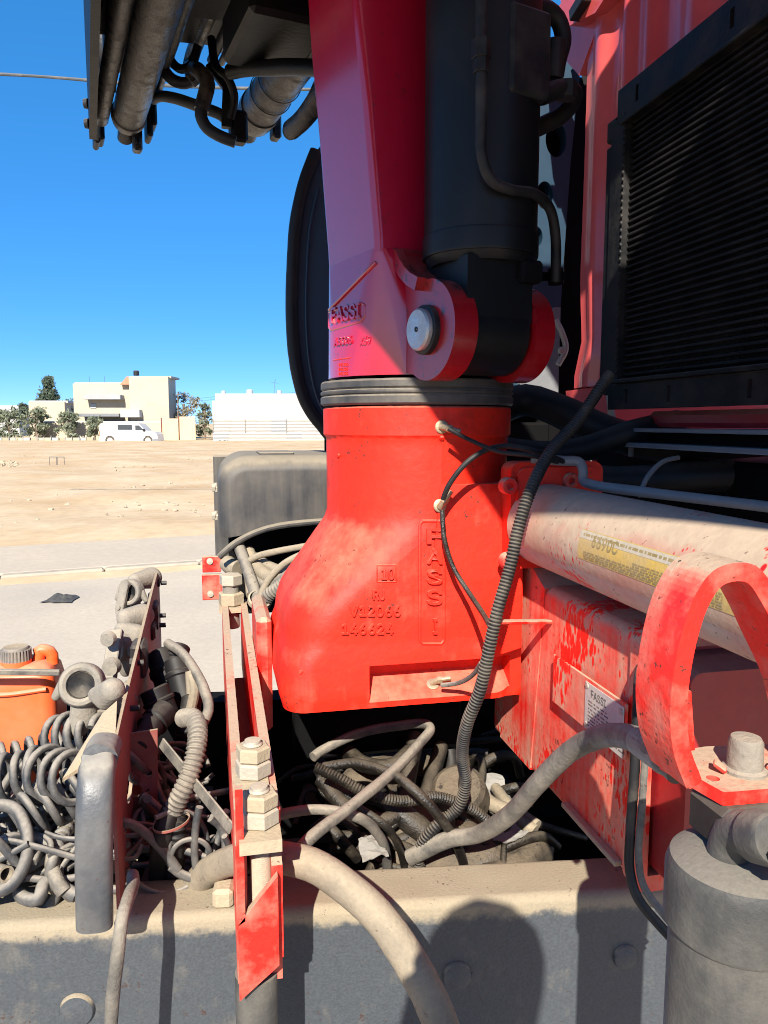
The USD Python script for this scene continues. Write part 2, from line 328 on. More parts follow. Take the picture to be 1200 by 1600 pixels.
dusty('tank_plastic', (.022, .025, .030), dust=(.21, .18, .135), amt=.22, up=1.1, scale=4, rough=.4, contrast=.9, bump=.12, streak=.6, lo=.08)
dusty('guard_plastic', (.050, .056, .066), dust=(.26, .24, .205), amt=.16, up=1.1, scale=9, rough=.36, contrast=1.0, bump=.3, lo=.35, specks=.5)
dusty('fairing_blue', (.007, .034, .065), dust=(.02, .04, .06), amt=.1, up=.4, scale=3, rough=.45, contrast=.5, bump=.04, coat=.15)
dusty('trim_grey', (.15, .16, .175), dust=(.3, .28, .25), amt=.1, up=.4, scale=6, rough=.4, contrast=.5, bump=.05)
dusty('can_red', (.80, .10, .015), dust=(.6, .3, .18), amt=.1, up=.6, scale=6, rough=.4, var=.06, contrast=.8, bump=.1)
dusty('cap_grey', (.11, .11, .115), amt=.2, up=.7, scale=20, rough=.55)
dusty('gearbox', (.035, .027, .018), dust=(.14, .11, .075), amt=.25, up=.5, scale=18, rough=.45, contrast=1.9, bump=.9, grime=.9)
dusty('paper', (.32, .31, .29), dust=(.22, .2, .16), amt=.2, up=.2, scale=24, rough=.9, contrast=1.2)
dusty('fin_black', (.009, .009, .010), dust=(.07, .065, .06), amt=.05, up=.4, scale=14, rough=.55, contrast=1.1, bump=.4, fine=20, spec=.2)
dusty('frame_black', (.008, .0085, .0095), dust=(.11, .095, .08), amt=.06, up=.6, scale=14, rough=.5, contrast=.9, bump=.25, spec=.25)
# far things
dusty('dirt', (.45, .31, .175), dust=(.54, .425, .28), amt=.5, up=0, scale=.45, rough=.95, var=.30, contrast=3.2, bump=.8, fine=10, spec=.1)
dusty('asphalt', (.40, .345, .275), dust=(.51, .43, .325), amt=.45, up=0, scale=.6, rough=.95, var=.14, contrast=2.4, bump=.35, fine=40, spec=.1, specks=.35)
dusty('footway', (.41, .35, .275), dust=(.50, .41, .30), amt=.4, up=0, scale=.6, rough=.95, var=.12, contrast=1.8, bump=.3, fine=24, spec=.1)
dusty('kerb_stone', (.25, .225, .19), dust=(.40, .33, .24), amt=.45, up=.2, scale=1.2, rough=.95, contrast=2.2, bump=.4)
dusty('cream_wall', (.43, .375, .285), amt=.1, up=.1, scale=.5, rough=.9, var=.06, contrast=.9, bump=.05, spec=.2, streak=.3)
dusty('white_wall', (.40, .40, .395), dust=(.33, .30, .26), amt=.14, up=.1, scale=.6, rough=.9, var=.06, contrast=1.1, bump=.05, spec=.2, streak=.3)
dusty('tin_sheet', (.37, .36, .335), dust=(.33, .28, .22), amt=.25, up=.1, scale=.9, rough=.6, var=.08, contrast=1.2, bump=.05)
dusty('tin_sheet_blue', (.28, .305, .325), dust=(.33, .28, .22), amt=.25, up=.1, scale=.9, rough=.6, var=.06, contrast=1.0, bump=.05)
dusty('beige_panel', (.58, .46, .28), amt=.2, up=.1, scale=1.2, rough=.9, var=.08, contrast=.9)
dusty('roof_tile', (.42, .17, .10), amt=.2, up=.2, scale=3, rough=.9)
dusty('van_white', (.52, .52, .52), amt=.03, up=.2, scale=2, rough=.3, var=.02, contrast=.3, bump=.01, coat=.3)
dusty('glass_dark', (.03, .04, .05), amt=.05, up=.1, scale=3, rough=.12, contrast=.2, bump=0)
dusty('tyre', (.02, .02, .021), amt=.2, up=.2, scale=8, rough=.85)
dusty('bark', (.16, .12, .085), up=.1, scale=6, rough=.95)
dusty('cloth_black', (.02, .021, .024), dust=(.10, .095, .085), amt=.25, up=.2, scale=20, rough=.9)
dusty('stone', (.40, .33, .24), amt=.3, up=.2, scale=6, rough=.95)
dusty('wire_grey', (.06, .065, .07), up=.1, scale=5, rough=.6)
dusty('skin', (.42, .24, .16), dust=(.42, .24, .16), up=0, scale=20, rough=.55)
dusty('hair', (.02, .015, .012), up=0, scale=20, rough=.6)
dusty('shirt', (.12, .14, .18), up=.05, scale=10, rough=.9)
dusty('trousers', (.05, .055, .07), up=.05, scale=10, rough=.9)
dusty('phone', (.02, .02, .022), up=0, scale=10, rough=.2)
def leafmat(name, c):
    c = np.asarray(c)
    MAT[name] = usdkit.material(stage, '/World/Looks/' + name, {'g': ('geometry', {}), 'm': ('mix', {'color1': c * .6, 'color2': c * 1.5}), 'p': ('principled_bsdf', {'roughness': .7}), 't': ('translucent_bsdf', {}), 'x': ('mix_closure', {'fac': .3})},
        [('g.random_per_island', 'm.fac'), ('m.color', 'p.base_color'), ('m.color', 't.color'), ('p.BSDF', 'x.closure1'), ('t.BSDF', 'x.closure2')], surface='x.closure')
leafmat('leaf_olive', (.33, .37, .24)); leafmat('leaf_pine', (.15, .20, .13)); leafmat('leaf_dry', (.44, .40, .28)); leafmat('leaf_weed', (.16, .19, .07))

# ------------------------------------------------------------------ ground, road, kerb
FH = np.array([math.sin(TH), math.cos(TH), 0.0])
def W(r, f, z=0.0): return cr * r + FH * f + np.array([0, 0, GZ + z])      # metres to the right, ahead, above the ground
def sheet(pts, z): 
    pts = [np.array([p[0], p[1], z]) for p in pts]; n = len(pts)
    return np.array(pts), np.array([[0, i, i + 1] for i in range(1, n - 1)])
a = np.arange(64) * 2 * np.pi / 64
solo('ground', sheet([(900 * math.cos(t), 900 * math.sin(t)) for t in a], GZ), 'dirt', kind='structure', smooth=False)
p0, p1 = S(0, 909, z=GZ), S(315, 886, z=GZ); ke = unit(p1 - p0); kn = np.array([-ke[1], ke[0], 0]); far = (S(150, 852, z=GZ) - p0) @ kn
def K(s, n, z=0): q = p0 + ke * s + kn * n; return np.array([q[0], q[1], GZ + z])
solo('road', sheet([K(-60, -14), K(70, -14), K(70, 0), K(-60, 0)], GZ + .004), 'asphalt', kind='structure', smooth=False)
def slab(s0, s1, n0, n1, z0, z1, c=.012):
    v, f = VF(box((s0, n0, z0), (s1, n1, z1), c)); return p0 * [1, 1, 0] + ke * v[:, :1] + kn * v[:, 1:2] + np.array([0, 0, GZ]) + np.array([0, 0, 1]) * v[:, 2:], f
fw = solo('pavement', slab(-60, 70, .16, far, -.1, .055), 'footway', kind='structure', smooth=False)
kb = thing('kerb', None, None, K(0, 0)); tag(kb, kind='structure')
for i in range(-9, 22):
    obj('kerb_stone', slab(i * 1.0 + .006, i * 1.0 + .994, 0, .15, -.1, .056 + .006 * rng.random(), .02), 'kerb_stone', kb, False)
# the dirt lot beyond the pavement, gently uneven, with stones
gs, gn = np.meshgrid(np.linspace(-45, 60, 211), far + np.linspace(0, 1, 150) ** 1.6 * 58, indexing='ij')
gz = (meshkit.fbm(np.stack([gs * .35, gn * .35, gs * 0], -1), 5) - .3) * .22 * np.clip((gn - far) / 2, 0.02, 1) + .012
gp = p0 * [1, 1, 0] + ke * gs[..., None] + kn * gn[..., None]; gp[..., 2] = GZ + np.maximum(gz, .008)
i, j = np.meshgrid(np.arange(210), np.arange(149), indexing='ij'); k = i * 150 + j
solo('dirt_lot', (gp.reshape(-1, 3), np.stack([k, k + 150, k + 151, k + 1], -1).reshape(-1, 4)), 'dirt', kind='structure', smooth=True)
ico, ico2 = trimesh.creation.icosphere(subdivisions=1), trimesh.creation.icosphere(subdivisions=2); st = []
for q in range(900):
    s, n = rng.uniform(-8, 18), far + rng.uniform(.1, 1) ** 1.5 * 32
    st.append((np.array(ico.vertices) * rng.uniform(.6, 1.4, (42, 1)) * rng.uniform(.012, .05) * [1.2, 1, .7] + K(s, n, .04), np.array(ico.faces)))
solo('pebbles', cat(*st), 'stone', 'loose stones scattered over the tan dirt lot', 'stones', kind='stuff', smooth=False)
st = []
for q in range(34):
    c = S(rng.uniform(-30, 26), rng.uniform(726, 735), z=GZ); st.append((np.array(ico.vertices) * rng.uniform(.6, 1.4, (42, 1)) * rng.uniform(.06, .13) + c + [0, 0, .06], np.array(ico.faces)))
solo('rubble_heap', cat(*st), 'tan_dusty', 'low heap of pale rubble lying on the dirt lot', 'rubble', kind='stuff', smooth=False)
# sand blown along the kerb onto the road
sn = np.linspace(-30, 40, 240); wn = .10 + .55 * np.clip(meshkit.fbm(np.stack([sn * .45, sn * 0, sn * 0 + 3], 1), 4) - .25, 0, 1)
P = np.array([[K(a_, -w_ * q, .004 + .022 * (1 - q)) for q in (0, .35, .7, 1)] for a_, w_ in zip(sn, wn)]); P[:, 0] += -kn * .003
i, j = np.meshgrid(np.arange(239), np.arange(3), indexing='ij'); k = i * 4 + j
solo('sand_drift', (P.reshape(-1, 3), np.stack([k, k + 1, k + 5, k + 4], -1).reshape(-1, 4)), 'dirt', 'drift of tan sand along the foot of the kerb', 'sand', kind='stuff', smooth=True)
# black rag on the road
c = S(97, 937, z=GZ + .004); u, v = np.meshgrid(np.linspace(-1, 1, 24), np.linspace(-1, 1, 14), indexing='ij')
rad = 1 + .35 * (meshkit.noise(np.stack([u * 2, v * 2, u * 0 + 5], -1)) - .5)
z = .01 + .05 * np.clip(1 - u * u, 0, 1) * np.clip(1 - v * v, 0, 1) * meshkit.fbm(np.stack([u * 3 + 9, v * 3, u * 0], -1), 3) * 1.6
P = c + cr * (u * rad * .125)[..., None] + FH * (v * rad * .13)[..., None] + np.array([0, 0, 1]) * z[..., None]
i, j = np.meshgrid(np.arange(23), np.arange(13), indexing='ij'); k = i * 14 + j
f = np.stack([k, k + 14, k + 15, k + 1], -1).reshape(-1, 4); P = P.reshape(-1, 3)
solo('discarded_rag', cat((P, f), (P - [0, 0, .012], f[:, ::-1])), 'cloth_black', 'crumpled black rag lying on the dusty road near the kerb', 'rag', smooth=True)
# bent wire frame standing in the lot
b = S(90, 729, z=GZ + .03); t_ = thing('wire_hoop', 'thin bent metal frame standing in the tan dirt lot', 'metal frame', b)
dd = b @ FH; h = 15 / FOC * dd; w = 12 / FOC * dd
for o in (-1, 0):
    q = b + cr * (o * w); obj('hoop', tube([q, q + [0, 0, h], q + cr * w * .9 + [0, 0, h], q + cr * w * .9], .010, 6, smooth=False), 'wire_grey', t_)

# ------------------------------------------------------------------ buildings, walls, van and trees at the far side of the lot
def wbox(x0, y0, x1, y1, D, depth, c=.02, proud=0):
    """A box whose front fills the photo rectangle at distance D and that runs back by depth."""
    p, q = S(x0, y1, D=D), S(x1, y0, D=D); r0, r1 = p @ cr, q @ cr; f = p @ FH
    z0, z1 = p[2], q[2]
    v, fc = VF(box((r0, f - proud, z0), (r1, f + depth, z1), c))
    return cr * v[:, :1] + FH * v[:, 1:2] + np.array([0, 0, 1]) * v[:, 2:], fc
def pxl(D, n=1): return n / FOC * D
D1 = 74.0
hb = thing('cream_house', 'two storey cream house with flat roof, red tiled corner and black roof tank', 'house', S(190, 690, D=D1))
obj('wall', wbox(118, 600, 206, 697, D1, 8), 'cream_wall', hb, False)
wl = obj('wall', wbox(205, 589, 266, 697, D1 - 1.0, 2.6), 'cream_wall', hb, False)
obj('parapet', wbox(116.5, 597.5, 207, 602, D1 - .25, 8.4), 'cream_wall', hb, False)
obj('parapet', wbox(203.5, 587.5, 267.5, 591, D1 - 1.25, 3.0), 'cream_wall', hb, False)
obj('canopy', wbox(130, 617, 188, 624, D1 - 1.6, 1.6), 'tin_sheet_blue', hb, False)
obj('canopy', wbox(122, 646, 186, 651, D1 - 1.8, 1.7), 'trim_grey', hb, False)
obj('balcony_wall', wbox(188, 640, 218, 652, D1 - 2.2, 1.2), 'white_wall', hb, False)
for x0, y0, x1, y1, D in ((170, 606, 182, 616, D1), (143, 606, 152, 614, D1), (128, 632, 137, 642, D1), (232, 605, 243, 616, D1 - 1), (233, 633, 244, 646, D1 - 1), (210, 610, 222, 626, D1 - 1), (155, 630, 166, 643, D1)):
    w_ = obj('window', wbox(x0, y0, x1, y1, D, .1, .01, .05), 'glass_dark', hb, False)
    obj('frame', cat(wbox(x0 - 1, y0 - 1, x0, y1 + 1, D, .1, .01, .09), wbox(x1, y0 - 1, x1 + 1, y1 + 1, D, .1, .01, .09), wbox(x0, y0 - 1, x1, y0, D, .1, .01, .09), wbox(x0, y1, x1, y1 + 1, D, .1, .01, .11)), 'white_wall', w_, False)
obj('air_conditioner', wbox(141, 631, 150, 638, D1 - .5, .45), 'white_wall', hb, False)
q0 = [S(x, y, D=D1 - 1.3) for x, y in ((187, 601), (214, 601), (214, 590), (198, 588))]
obj('tiled_roof', hull(np.array(q0 + [p + FH * 4 for p in q0])), 'roof_tile', hb, False)
c = S(213, 587, D=D1 + 1); obj('water_tank', lathe(c, [0, 0, 1], [(0, 0), (.26, 0), (.27, .1), (.27, .42), (.2, .5), (0, .52)], 20), 'black_metal', hb)
for x in (140, 163): obj('aerial', rod(S(x, 600, D=D1 + 2), S(x, 588, D=D1 + 2), .02, 6), 'wire_grey', hb)
D2 = 66.0
wb = thing('white_building', 'long low white building with flat roof and roof tanks', 'building', S(420, 690, D=D2 + 4))
obj('wall', wbox(333, 628, 560, 697, D2 + 4, 9), 'white_wall', wb, False)
obj('upper_wall', wbox(336, 615, 556, 627.6, D2 + 5, 8), 'white_wall', wb, False)
obj('eave', wbox(331, 626.2, 562, 629.4, D2 + 3.6, 9.4), 'cream_wall', wb, False)
for x in (436, 460): obj('pilaster', wbox(x - .8, 630, x + .8, 656, D2 + 4, .2, .01, .06), 'grey_dusty', wb, False)
for x, y, r in ((390, 615, .32), (436, 615, .25), (349, 615, .22)):
    c = S(x, y, D=D2 + 8); tk = obj('roof_tank', lathe(c, [0, 0, 1], [(0, 0), (r, 0), (r, r * 1.0), (r * .6, r * 1.25), (0, r * 1.3)], 20), 'white_wall', wb)
obj('aerial', cat(rod(S(428, 615, D=D2 + 7), S(430, 592, D=D2 + 7), .02, 6), rod(S(423, 597, D=D2 + 7), S(435, 599, D=D2 + 7), .015, 6)), 'wire_grey', wb)
# corrugated fence of separate sheets
fn = thing('sheet_metal_fence', 'pale corrugated sheet metal fence in front of the white building', 'fence', S(420, 696, D=D2))
xs = [333, 358, 383, 400, 424, 448, 472, 494, 520, 545]
for i in range(len(xs) - 1):
    for j, (y0, y1) in enumerate(((655.5, 676), (676.5, 697.5))):
        p, q = S(xs[i], y1, D=D2 - .04 * j), S(xs[i + 1], y0, D=D2 - .04 * j); n = 25
        zz_ = np.linspace(p[2], q[2], n); off = .035 * np.sin(np.linspace(0, 4 * 2 * np.pi, n)) + (i % 2) * .03
        v0 = [(p @ cr), (q @ cr)]; V = np.array([[cr * r + FH * (p @ FH + off[k] + th) + np.array([0, 0, zz_[k]]) for r in v0] for th in (0, .012) for k in range(n)]).reshape(-1, 3)
        f = [[2 * k, 2 * k + 1, 2 * k + 3, 2 * k + 2] for k in range(n - 1)]; f += [[2 * (k + n) + 1, 2 * (k + n), 2 * (k + n) + 2, 2 * (k + n) + 3] for k in range(n - 1)]
        obj('metal_sheet', (V, np.array(f)), 'tin_sheet_blue' if (i * 2 + j * 3) % 5 == 3 else 'tin_sheet', fn, 60)
for x in (334, 384, 448, 519): obj('post', wbox(x - .7, 655, x + .7, 698, D2 + .1, .08, .01), 'grey_dusty', fn, False)
# beige gate panels
for lab, x0, x1, y0, dd_ in (('left beige panel of the sheet gate beside the white van', 253, 279.4, 654, 0), ('right beige panel of the sheet gate next to the dry bushes', 280.2, 306, 651, .25)):
    g = thing('gate_panel', lab, 'gate panel', S((x0 + x1) / 2, 694, D=70 + dd_), group=None)
    obj('panel', wbox(x0, y0, x1, 692, 70 + dd_, .06), 'beige_panel', g, False)
    obj('rail', wbox(x0 + 1, y0 + 8, x1 - 1, y0 + 9.5, 70 + dd_, .03, .01, .03), 'beige_panel', g, False)
    obj('post', wbox(x0 - .2, y0 - 1, x0 + 1, 695, 70 + dd_, .1, .01, .08), 'brown_red', g, False)
# compound wall behind the van and small houses to the left
cw = thing('garden_wall', 'low cream wall running behind the white van', 'wall', S(210, 692, D=73))
obj('wall', wbox(60, 660, 255, 697, 72.0, .3), 'cream_wall', cw, False)
obj('coping', wbox(59, 658, 256, 660.2, 71.9, .5), 'white_wall', cw, False)
lh = thing('low_house', 'low pale house with flat roof behind the olive trees', 'house', S(60, 690, D=82))
obj('wall', wbox(48, 628, 104, 697, 82, 8), 'cream_wall', lh, False); obj('parapet', wbox(46, 626, 106, 630, 81.8, 8.4), 'white_wall', lh, False)
for x in (60, 88): w_ = obj('window', wbox(x, 640, x + 8, 650, 82, .1, .01, .05), 'glass_dark', lh, False)
lh = thing('low_house', 'distant white house at the left edge of the lot', 'house', S(-5, 690, D=95))
obj('wall', wbox(-40, 636, 32, 697, 95, 8), 'white_wall', lh, False); obj('parapet', wbox(-42, 633.5, 34, 637, 94.7, 8.6), 'white_wall', lh, False)
for x in (4, 19): w_ = obj('window', wbox(x, 645, x + 6, 652, 95, .1, .01, .05), 'glass_dark', lh, False)
# low block fence
bf = thing('block_fence', 'low fence of tan blocks and posts along the lot at the left', 'fence', S(80, 694, D=69))
for i, x in enumerate(range(-30, 165, 11)):
    obj('block_panel', wbox(x, 684, x + 10, 694.5, 69 + .1 * (i % 3), .2), ('tan_dusty', 'white_wall', 'beige_panel', 'cream_wall')[(i * 7 + 3) % 4], bf, False)
    obj('post', wbox(x + 10.1, 682.5, x + 10.9, 694.5, 68.9, .15), 'white_wall', bf, False)

# the van, side on
dv = 66.0; g0 = S(207, 694.5, D=dv); vx, vn = cr, -FH
van = thing('parked_van', 'white panel van with dark side windows parked side on across the lot', 'van', g0)
L_, Hh, Wd = pxl(dv, 90), pxl(dv, 33.5), 1.9
prof = Polygon([(0, .10), (.0, .72), (.02, .93), (.07, 1), (.60, 1), (.68, .96), (.79, .62), (.95, .54), (.99, .44), (1, .12), (.96, .10)])
from shapely import affinity
pv = affinity.scale(prof, L_, Hh * .93, origin=(0, 0)).buffer(.05).buffer(-.05); o = g0 - cr * L_ / 2 + [0, 0, Hh * .07]
for wx in (.18, .83): pv = pv.difference(Point(wx * L_, .24).buffer(.40))
obj('body', prism(pv, o + FH * Wd / 2, cr, np.array([0, 0, 1]), vn, Wd), 'van_white', van, False)
def vpan(name, poly, mat, proud, parent=van): return obj(name, prism(affinity.scale(Polygon(poly), L_, Hh * .93, origin=(0, 0)), o + vn * (Wd / 2 - .01), cr, np.array([0, 0, 1]), vn, .01 + proud), mat, parent, False)
vpan('side_window', [(.32, .66), (.32, .9), (.565, .9), (.565, .66)], 'glass_dark', .012); vpan('cab_window', [(.62, .64), (.62, .88), (.685, .88), (.765, .64)], 'glass_dark', .012)
dr = vpan('door', [(.605, .15), (.605, .62), (.78, .62), (.78, .3), (.74, .15)], 'van_white', .015); vpan('handle', [(.615, .54), (.615, .57), (.65, .57), (.65, .54)], 'glass_dark', .03, dr)
vpan('sliding_door', [(.31, .13), (.31, .64), (.59, .64), (.59, .13)], 'van_white', .015); vpan('headlight', [(.955, .36), (.955, .5), (.985, .46), (.99, .38)], 'data_plate', .02); vpan('tail_light', [(.002, .35), (.002, .62), (.018, .62), (.018, .35)], 'roof_tile', .02)
vpan('bumper', [(.9, .1), (.9, .2), (1.005, .22), (1.005, .12)], 'trim_grey', .03)
for wx in (.18, .83):
    for sd in (1, -1):
        c = g0 - cr * L_ / 2 + cr * wx * L_ + vn * sd * (Wd / 2 - .13) + [0, 0, .37]
        wh = obj('wheel', lathe(c - vn * .11, vn, [(.0, 0), (.3, 0), (.36, .03), (.36, .19), (.3, .22), (0, .22)], 28), 'tyre', van)
        obj('rim', lathe(c + vn * sd * .10, vn * sd, [(.22, 0), (.23, .03), (.12, .015), (.06, .035), (0, .035)], 24), 'data_plate', wh)
obj('mirror', box(*(lambda c: (c - .09, c + .09))(g0 - cr * L_ / 2 + cr * .77 * L_ + vn * 1.02 + [0, 0, Hh * .68]), .02), 'black_metal', van, False)

def tree(name, label, cx, yb, ytop, wpx, D, mat, n, shape='round', group=None, leaf=.16, lean=0):
    b = S(cx, yb, D=D); top = S(cx + lean, ytop, D=D); hgt = top[2] - b[2]; R = pxl(D, wpx) / 2
    t = thing(name, label, 'tree' if hgt > 1.6 else 'bush', b); rg = np.random.default_rng(int(cx * 13 + ytop))
    limbs = [tube([b, b + (top - b) * .4 + cr * rg.normal(0, .05), b + (top - b) * .8], .05 + hgt * .015, 7)]
    ax = []
    for k in range(9):
        s = rg.uniform(.25, .6); an = rg.uniform(0, 6.28); e = b + (top - b) * min(.95, s + .3) + (cr * math.cos(an) + FH * math.sin(an)) * R * .75
        limbs.append(rod(b + (top - b) * s, e, .03 + hgt * .004, 5, .012)); ax.append(e)
    obj('trunk', cat(*limbs), 'bark', t)
    cl = []
    for k in range(int(26 if shape != 'cone' else 40)):
        u_ = rg.uniform(.18, 1); an = rg.uniform(0, 6.28); rr = math.sqrt(rg.uniform(.05, 1))
        env = (1.05 - u_) if shape == 'cone' else math.sqrt(max(.05, 1 - (2 * u_ - 1.05) ** 2))
        cl.append((b + (top - b) * u_ + (cr * math.cos(an) + FH * math.sin(an)) * R * env * rr, R * rg.uniform(.18, .36)))
    C = np.array([c for c, _ in cl]); Rr = np.array([r for _, r in cl]); pick = rg.integers(0, len(cl), n)
    P = C[pick] + rg.normal(0, .55, (n, 3)) * Rr[pick, None] * [1, 1, .8]
    u1 = rg.normal(size=(n, 3)); u1 /= np.linalg.norm(u1, axis=1, keepdims=True); u2 = np.cross(u1, rg.normal(size=(n, 3))); u2 /= np.linalg.norm(u2, axis=1, keepdims=True)
    s = leaf * rg.uniform(.6, 1.4, (n, 1)); V = np.stack([P - u1 * s, P - u2 * s * .4, P + u1 * s, P + u2 * s * .4], 1).reshape(-1, 3)
    obj('crown', (V, np.arange(4 * n).reshape(-1, 4)), mat, t, False)
tree('pine_tree', 'tall dark pine tree rising above the low houses at the left', 75, 655, 591, 44, 88, 'leaf_pine', 3200, 'cone', leaf=.2)
tree('olive_tree', 'grey green olive tree at the left edge of the lot', 14, 692, 641, 46, 70, 'leaf_olive', 1500)
tree('olive_tree', 'wide olive tree left of the cream house, below the pine', 57, 692, 640, 44, 70, 'leaf_olive', 1500)
tree('olive_tree', 'olive tree standing before the left corner of the cream house', 106, 692, 645, 34, 70, 'leaf_olive', 1300)
tree('olive_tree', 'small olive bush directly left of the white van', 149, 692, 653, 28, 69, 'leaf_olive', 900)
tree('green_tree', 'rounded green tree behind the low pale house', 112, 670, 625, 32, 84, 'leaf_pine', 1100)
tree('green_tree', 'small dark tree behind the olive trees at the left', 40, 660, 628, 26, 84, 'leaf_pine', 900)
tree('dry_tree', 'sparse dry tree between the cream house and the white building', 287, 690, 616, 60, 76, 'leaf_dry', 1500)
tree('dry_tree', 'thin dry shrub beside the right gate panel', 320, 692, 630, 26, 72, 'leaf_olive', 800)
tree('weed_bush', 'small green weed at the foot of the metal fence', 349, 696, 689, 16, 63, 'leaf_weed', 220, leaf=.07)
# utility pole wire near the house and the thick cable crossing the sky
pl = thing('utility_pole', 'thin utility pole right of the cream house', 'pole', S(278, 690, D=74)); obj('pole', rod(S(278, 692, D=74), S(278, 612, D=74), .07, 8, .05), 'bark', pl)
obj('crossarm', rod(S(270, 617, D=74), S(286, 616, D=74), .04, 6), 'bark', pl)
for dy in (0, 4): obj('wire', tube([S(278, 617 + dy, D=74), S(310, 622 + dy, D=76), S(345, 619 + dy, D=78), S(500, 612, D=90)], .012, 5), 'wire_grey', pl)
solo('overhead_cable', cat(tube([S(-500, 83, D=9), S(-60, 113, D=9), S(70, 120, D=9.1), S(200, 131, D=9.2), S(330, 137, D=9.4), S(480, 140, D=9.6), S(1100, 150, D=10.4)], .017, 8),
    tube([S(-500, 80, D=9.02), S(-60, 111, D=9.02), S(70, 119.5, D=9.1), S(200, 129, D=9.2), S(330, 135.5, D=9.4), S(480, 139, D=9.6), S(1100, 148, D=10.4)], .013, 8)), 'wire_grey', 'thick twisted cable crossing the blue sky behind the crane boom', 'cable')

# ------------------------------------------------------------------ the loader crane
ea, eb, ez = np.array([.287, -.958, 0]), np.array([.958, .287, 0]), np.array([0, 0, 1.0])   # the crane is slewed: ea towards the lift cylinder, eb along the pin
CC = np.array([.422, 1.62, 0])
def C3(a, b, z): return CC + ea * a + eb * b + ez * z
def rrect(x0, x1, y0, y1, r, n=10, fn=None):
    r = max(min(r, (x1 - x0) / 2 - 1e-4, (y1 - y0) / 2 - 1e-4), 1e-4); P = []
    for cx, cy, s in ((x1 - r, y1 - r, 0), (x0 + r, y1 - r, 1), (x0 + r, y0 + r, 2), (x1 - r, y0 + r, 3)):
        for k in range(n): an = (s + k / (n - 1)) * np.pi / 2; P.append((cx + r * math.cos(an), cy + r * math.sin(an)))
    return P
crane = thing('loader_crane', 'red truck loader crane with dark lift cylinder, outrigger beam and folded boom', 'crane', CC + ez * 1.24)
# base casting: a round neck that flares into a broad foot, with a pocket cut into the front
secs = []
def sec(z, x0, x1, y0, y1, r): secs.append([(x, y, z) for x, y in rrect(x0, x1, y0, y1, r)])
cx, cy = .422, 1.62
for z, r in ((1.832, .196), (1.828, .201), (1.775, .201), (1.768, .195), (1.70, .194), (1.615, .195)): sec(z, cx - r, cx + r, cy - r, cy + r, r)
for k, s in enumerate(np.linspace(0, 1, 15)[1:]):
    z = 1.615 - s * .235; e = np.interp(s, [0, .08, .70, .84, 1], [0, .05, .86, .96, 1])
    sec(z, .227 - .108 * e, .617 - .035 * e, 1.425 - .02 * e, 1.815, .195 - .112 * e)
sec(1.355, .111, .58, 1.402, 1.815, .070); sec(1.33, .108, .578, 1.40, 1.815, .06); sec(1.28, .104, .576, 1.398, 1.815, .05); sec(1.252, .112, .573, 1.402, 1.81, .045)
base = man(loft(secs))
pk0, pk1 = S(577, 1041, t=1.40), S(800, 1041, t=1.40)
pocket = hull(np.array([[x, y, z] for x in (pk0[0], pk1[0]) for y, z in ((1.37, pk0[2]), (1.455, pk0[2]), (1.458, pk0[2] - .035), (1.37, pk0[2] - .092))]))
shoulder = hull([(x, t, z) for x in (.40, .588) for t in (1.412, 1.62) for z in (1.252, 1.50)] + [(x, t, z) for x in (.42, .588) for t in (1.425, 1.62) for z in (1.68,)])
base = base + shoulder - pocket
bm = base.refine_to_length(.02)
bv, bf = VF(bm)
hitb = caster(base)
nz_ = (meshkit.fbm(bv * [14, 14, 14], 4, 3) - .5) * .003
ctr = bv - np.array([.37, 1.62, 0]); ctr[:, 2] = 0; ctr /= np.linalg.norm(ctr, axis=1, keepdims=True) + 1e-9
bv = bv + ctr * nz_[:, None]
bpath = obj('base_casting', (bv, bf), 'red_casting', crane, 38)
hitb = caster((bv, bf))
for tx, y0 in (('F', 838), ('A', 869), ('S', 901), ('S', 933)): obj('raised_letter', emboss(tx, hitb, 666, y0 - 12, 690, y0 + 12, .007), 'red_casting', bpath, False)
obj('raised_letter', emboss('I', hitb, 676, 966, 682, 990, .007), 'red_casting', bpath, False)
fr = [(660, 814), (690, 814), (694, 820), (694, 1000), (690, 1006), (660, 1006), (656, 1000), (656, 820), (660, 814)]
fr2 = [p for q in range(len(fr) - 1) for p in zip(np.linspace(fr[q][0], fr[q + 1][0], 8), np.linspace(fr[q][1], fr[q + 1][1], 8))]
obj('raised_border', rim(hitb, fr2, .003), 'red_casting', bpath)
fr = [(589, 883), (619, 883), (619, 909), (589, 909), (589, 883)]
obj('raised_border', rim(hitb, [p for q in range(4) for p in zip(np.linspace(fr[q][0], fr[q + 1][0], 8), np.linspace(fr[q][1], fr[q + 1][1], 8))], .0020), 'red_casting', bpath)
for tx, x0, y0, x1, y1, sk in (('10', 595, 887, 615, 906, 0), ('RJ', 582, 921, 600, 937, 0), ('V12066', 545, 946, 625, 963, 0), ('146624', 533, 974, 614, 991, 0)):
    obj('raised_mark', emboss(tx, hitb, x0, y0, x1, y1, .006), 'red_casting', bpath, False)
for x, y, r in ((530, 712, .004), (690, 684, .005), (470, 1050, .004)): 
    p, n = hitb(x, y); obj('boss', lathe(p - n * .002, n, [(0, .006), (r * .8, .006), (r, .0045), (r * 1.1, 0)], 14), 'red_casting', bpath)
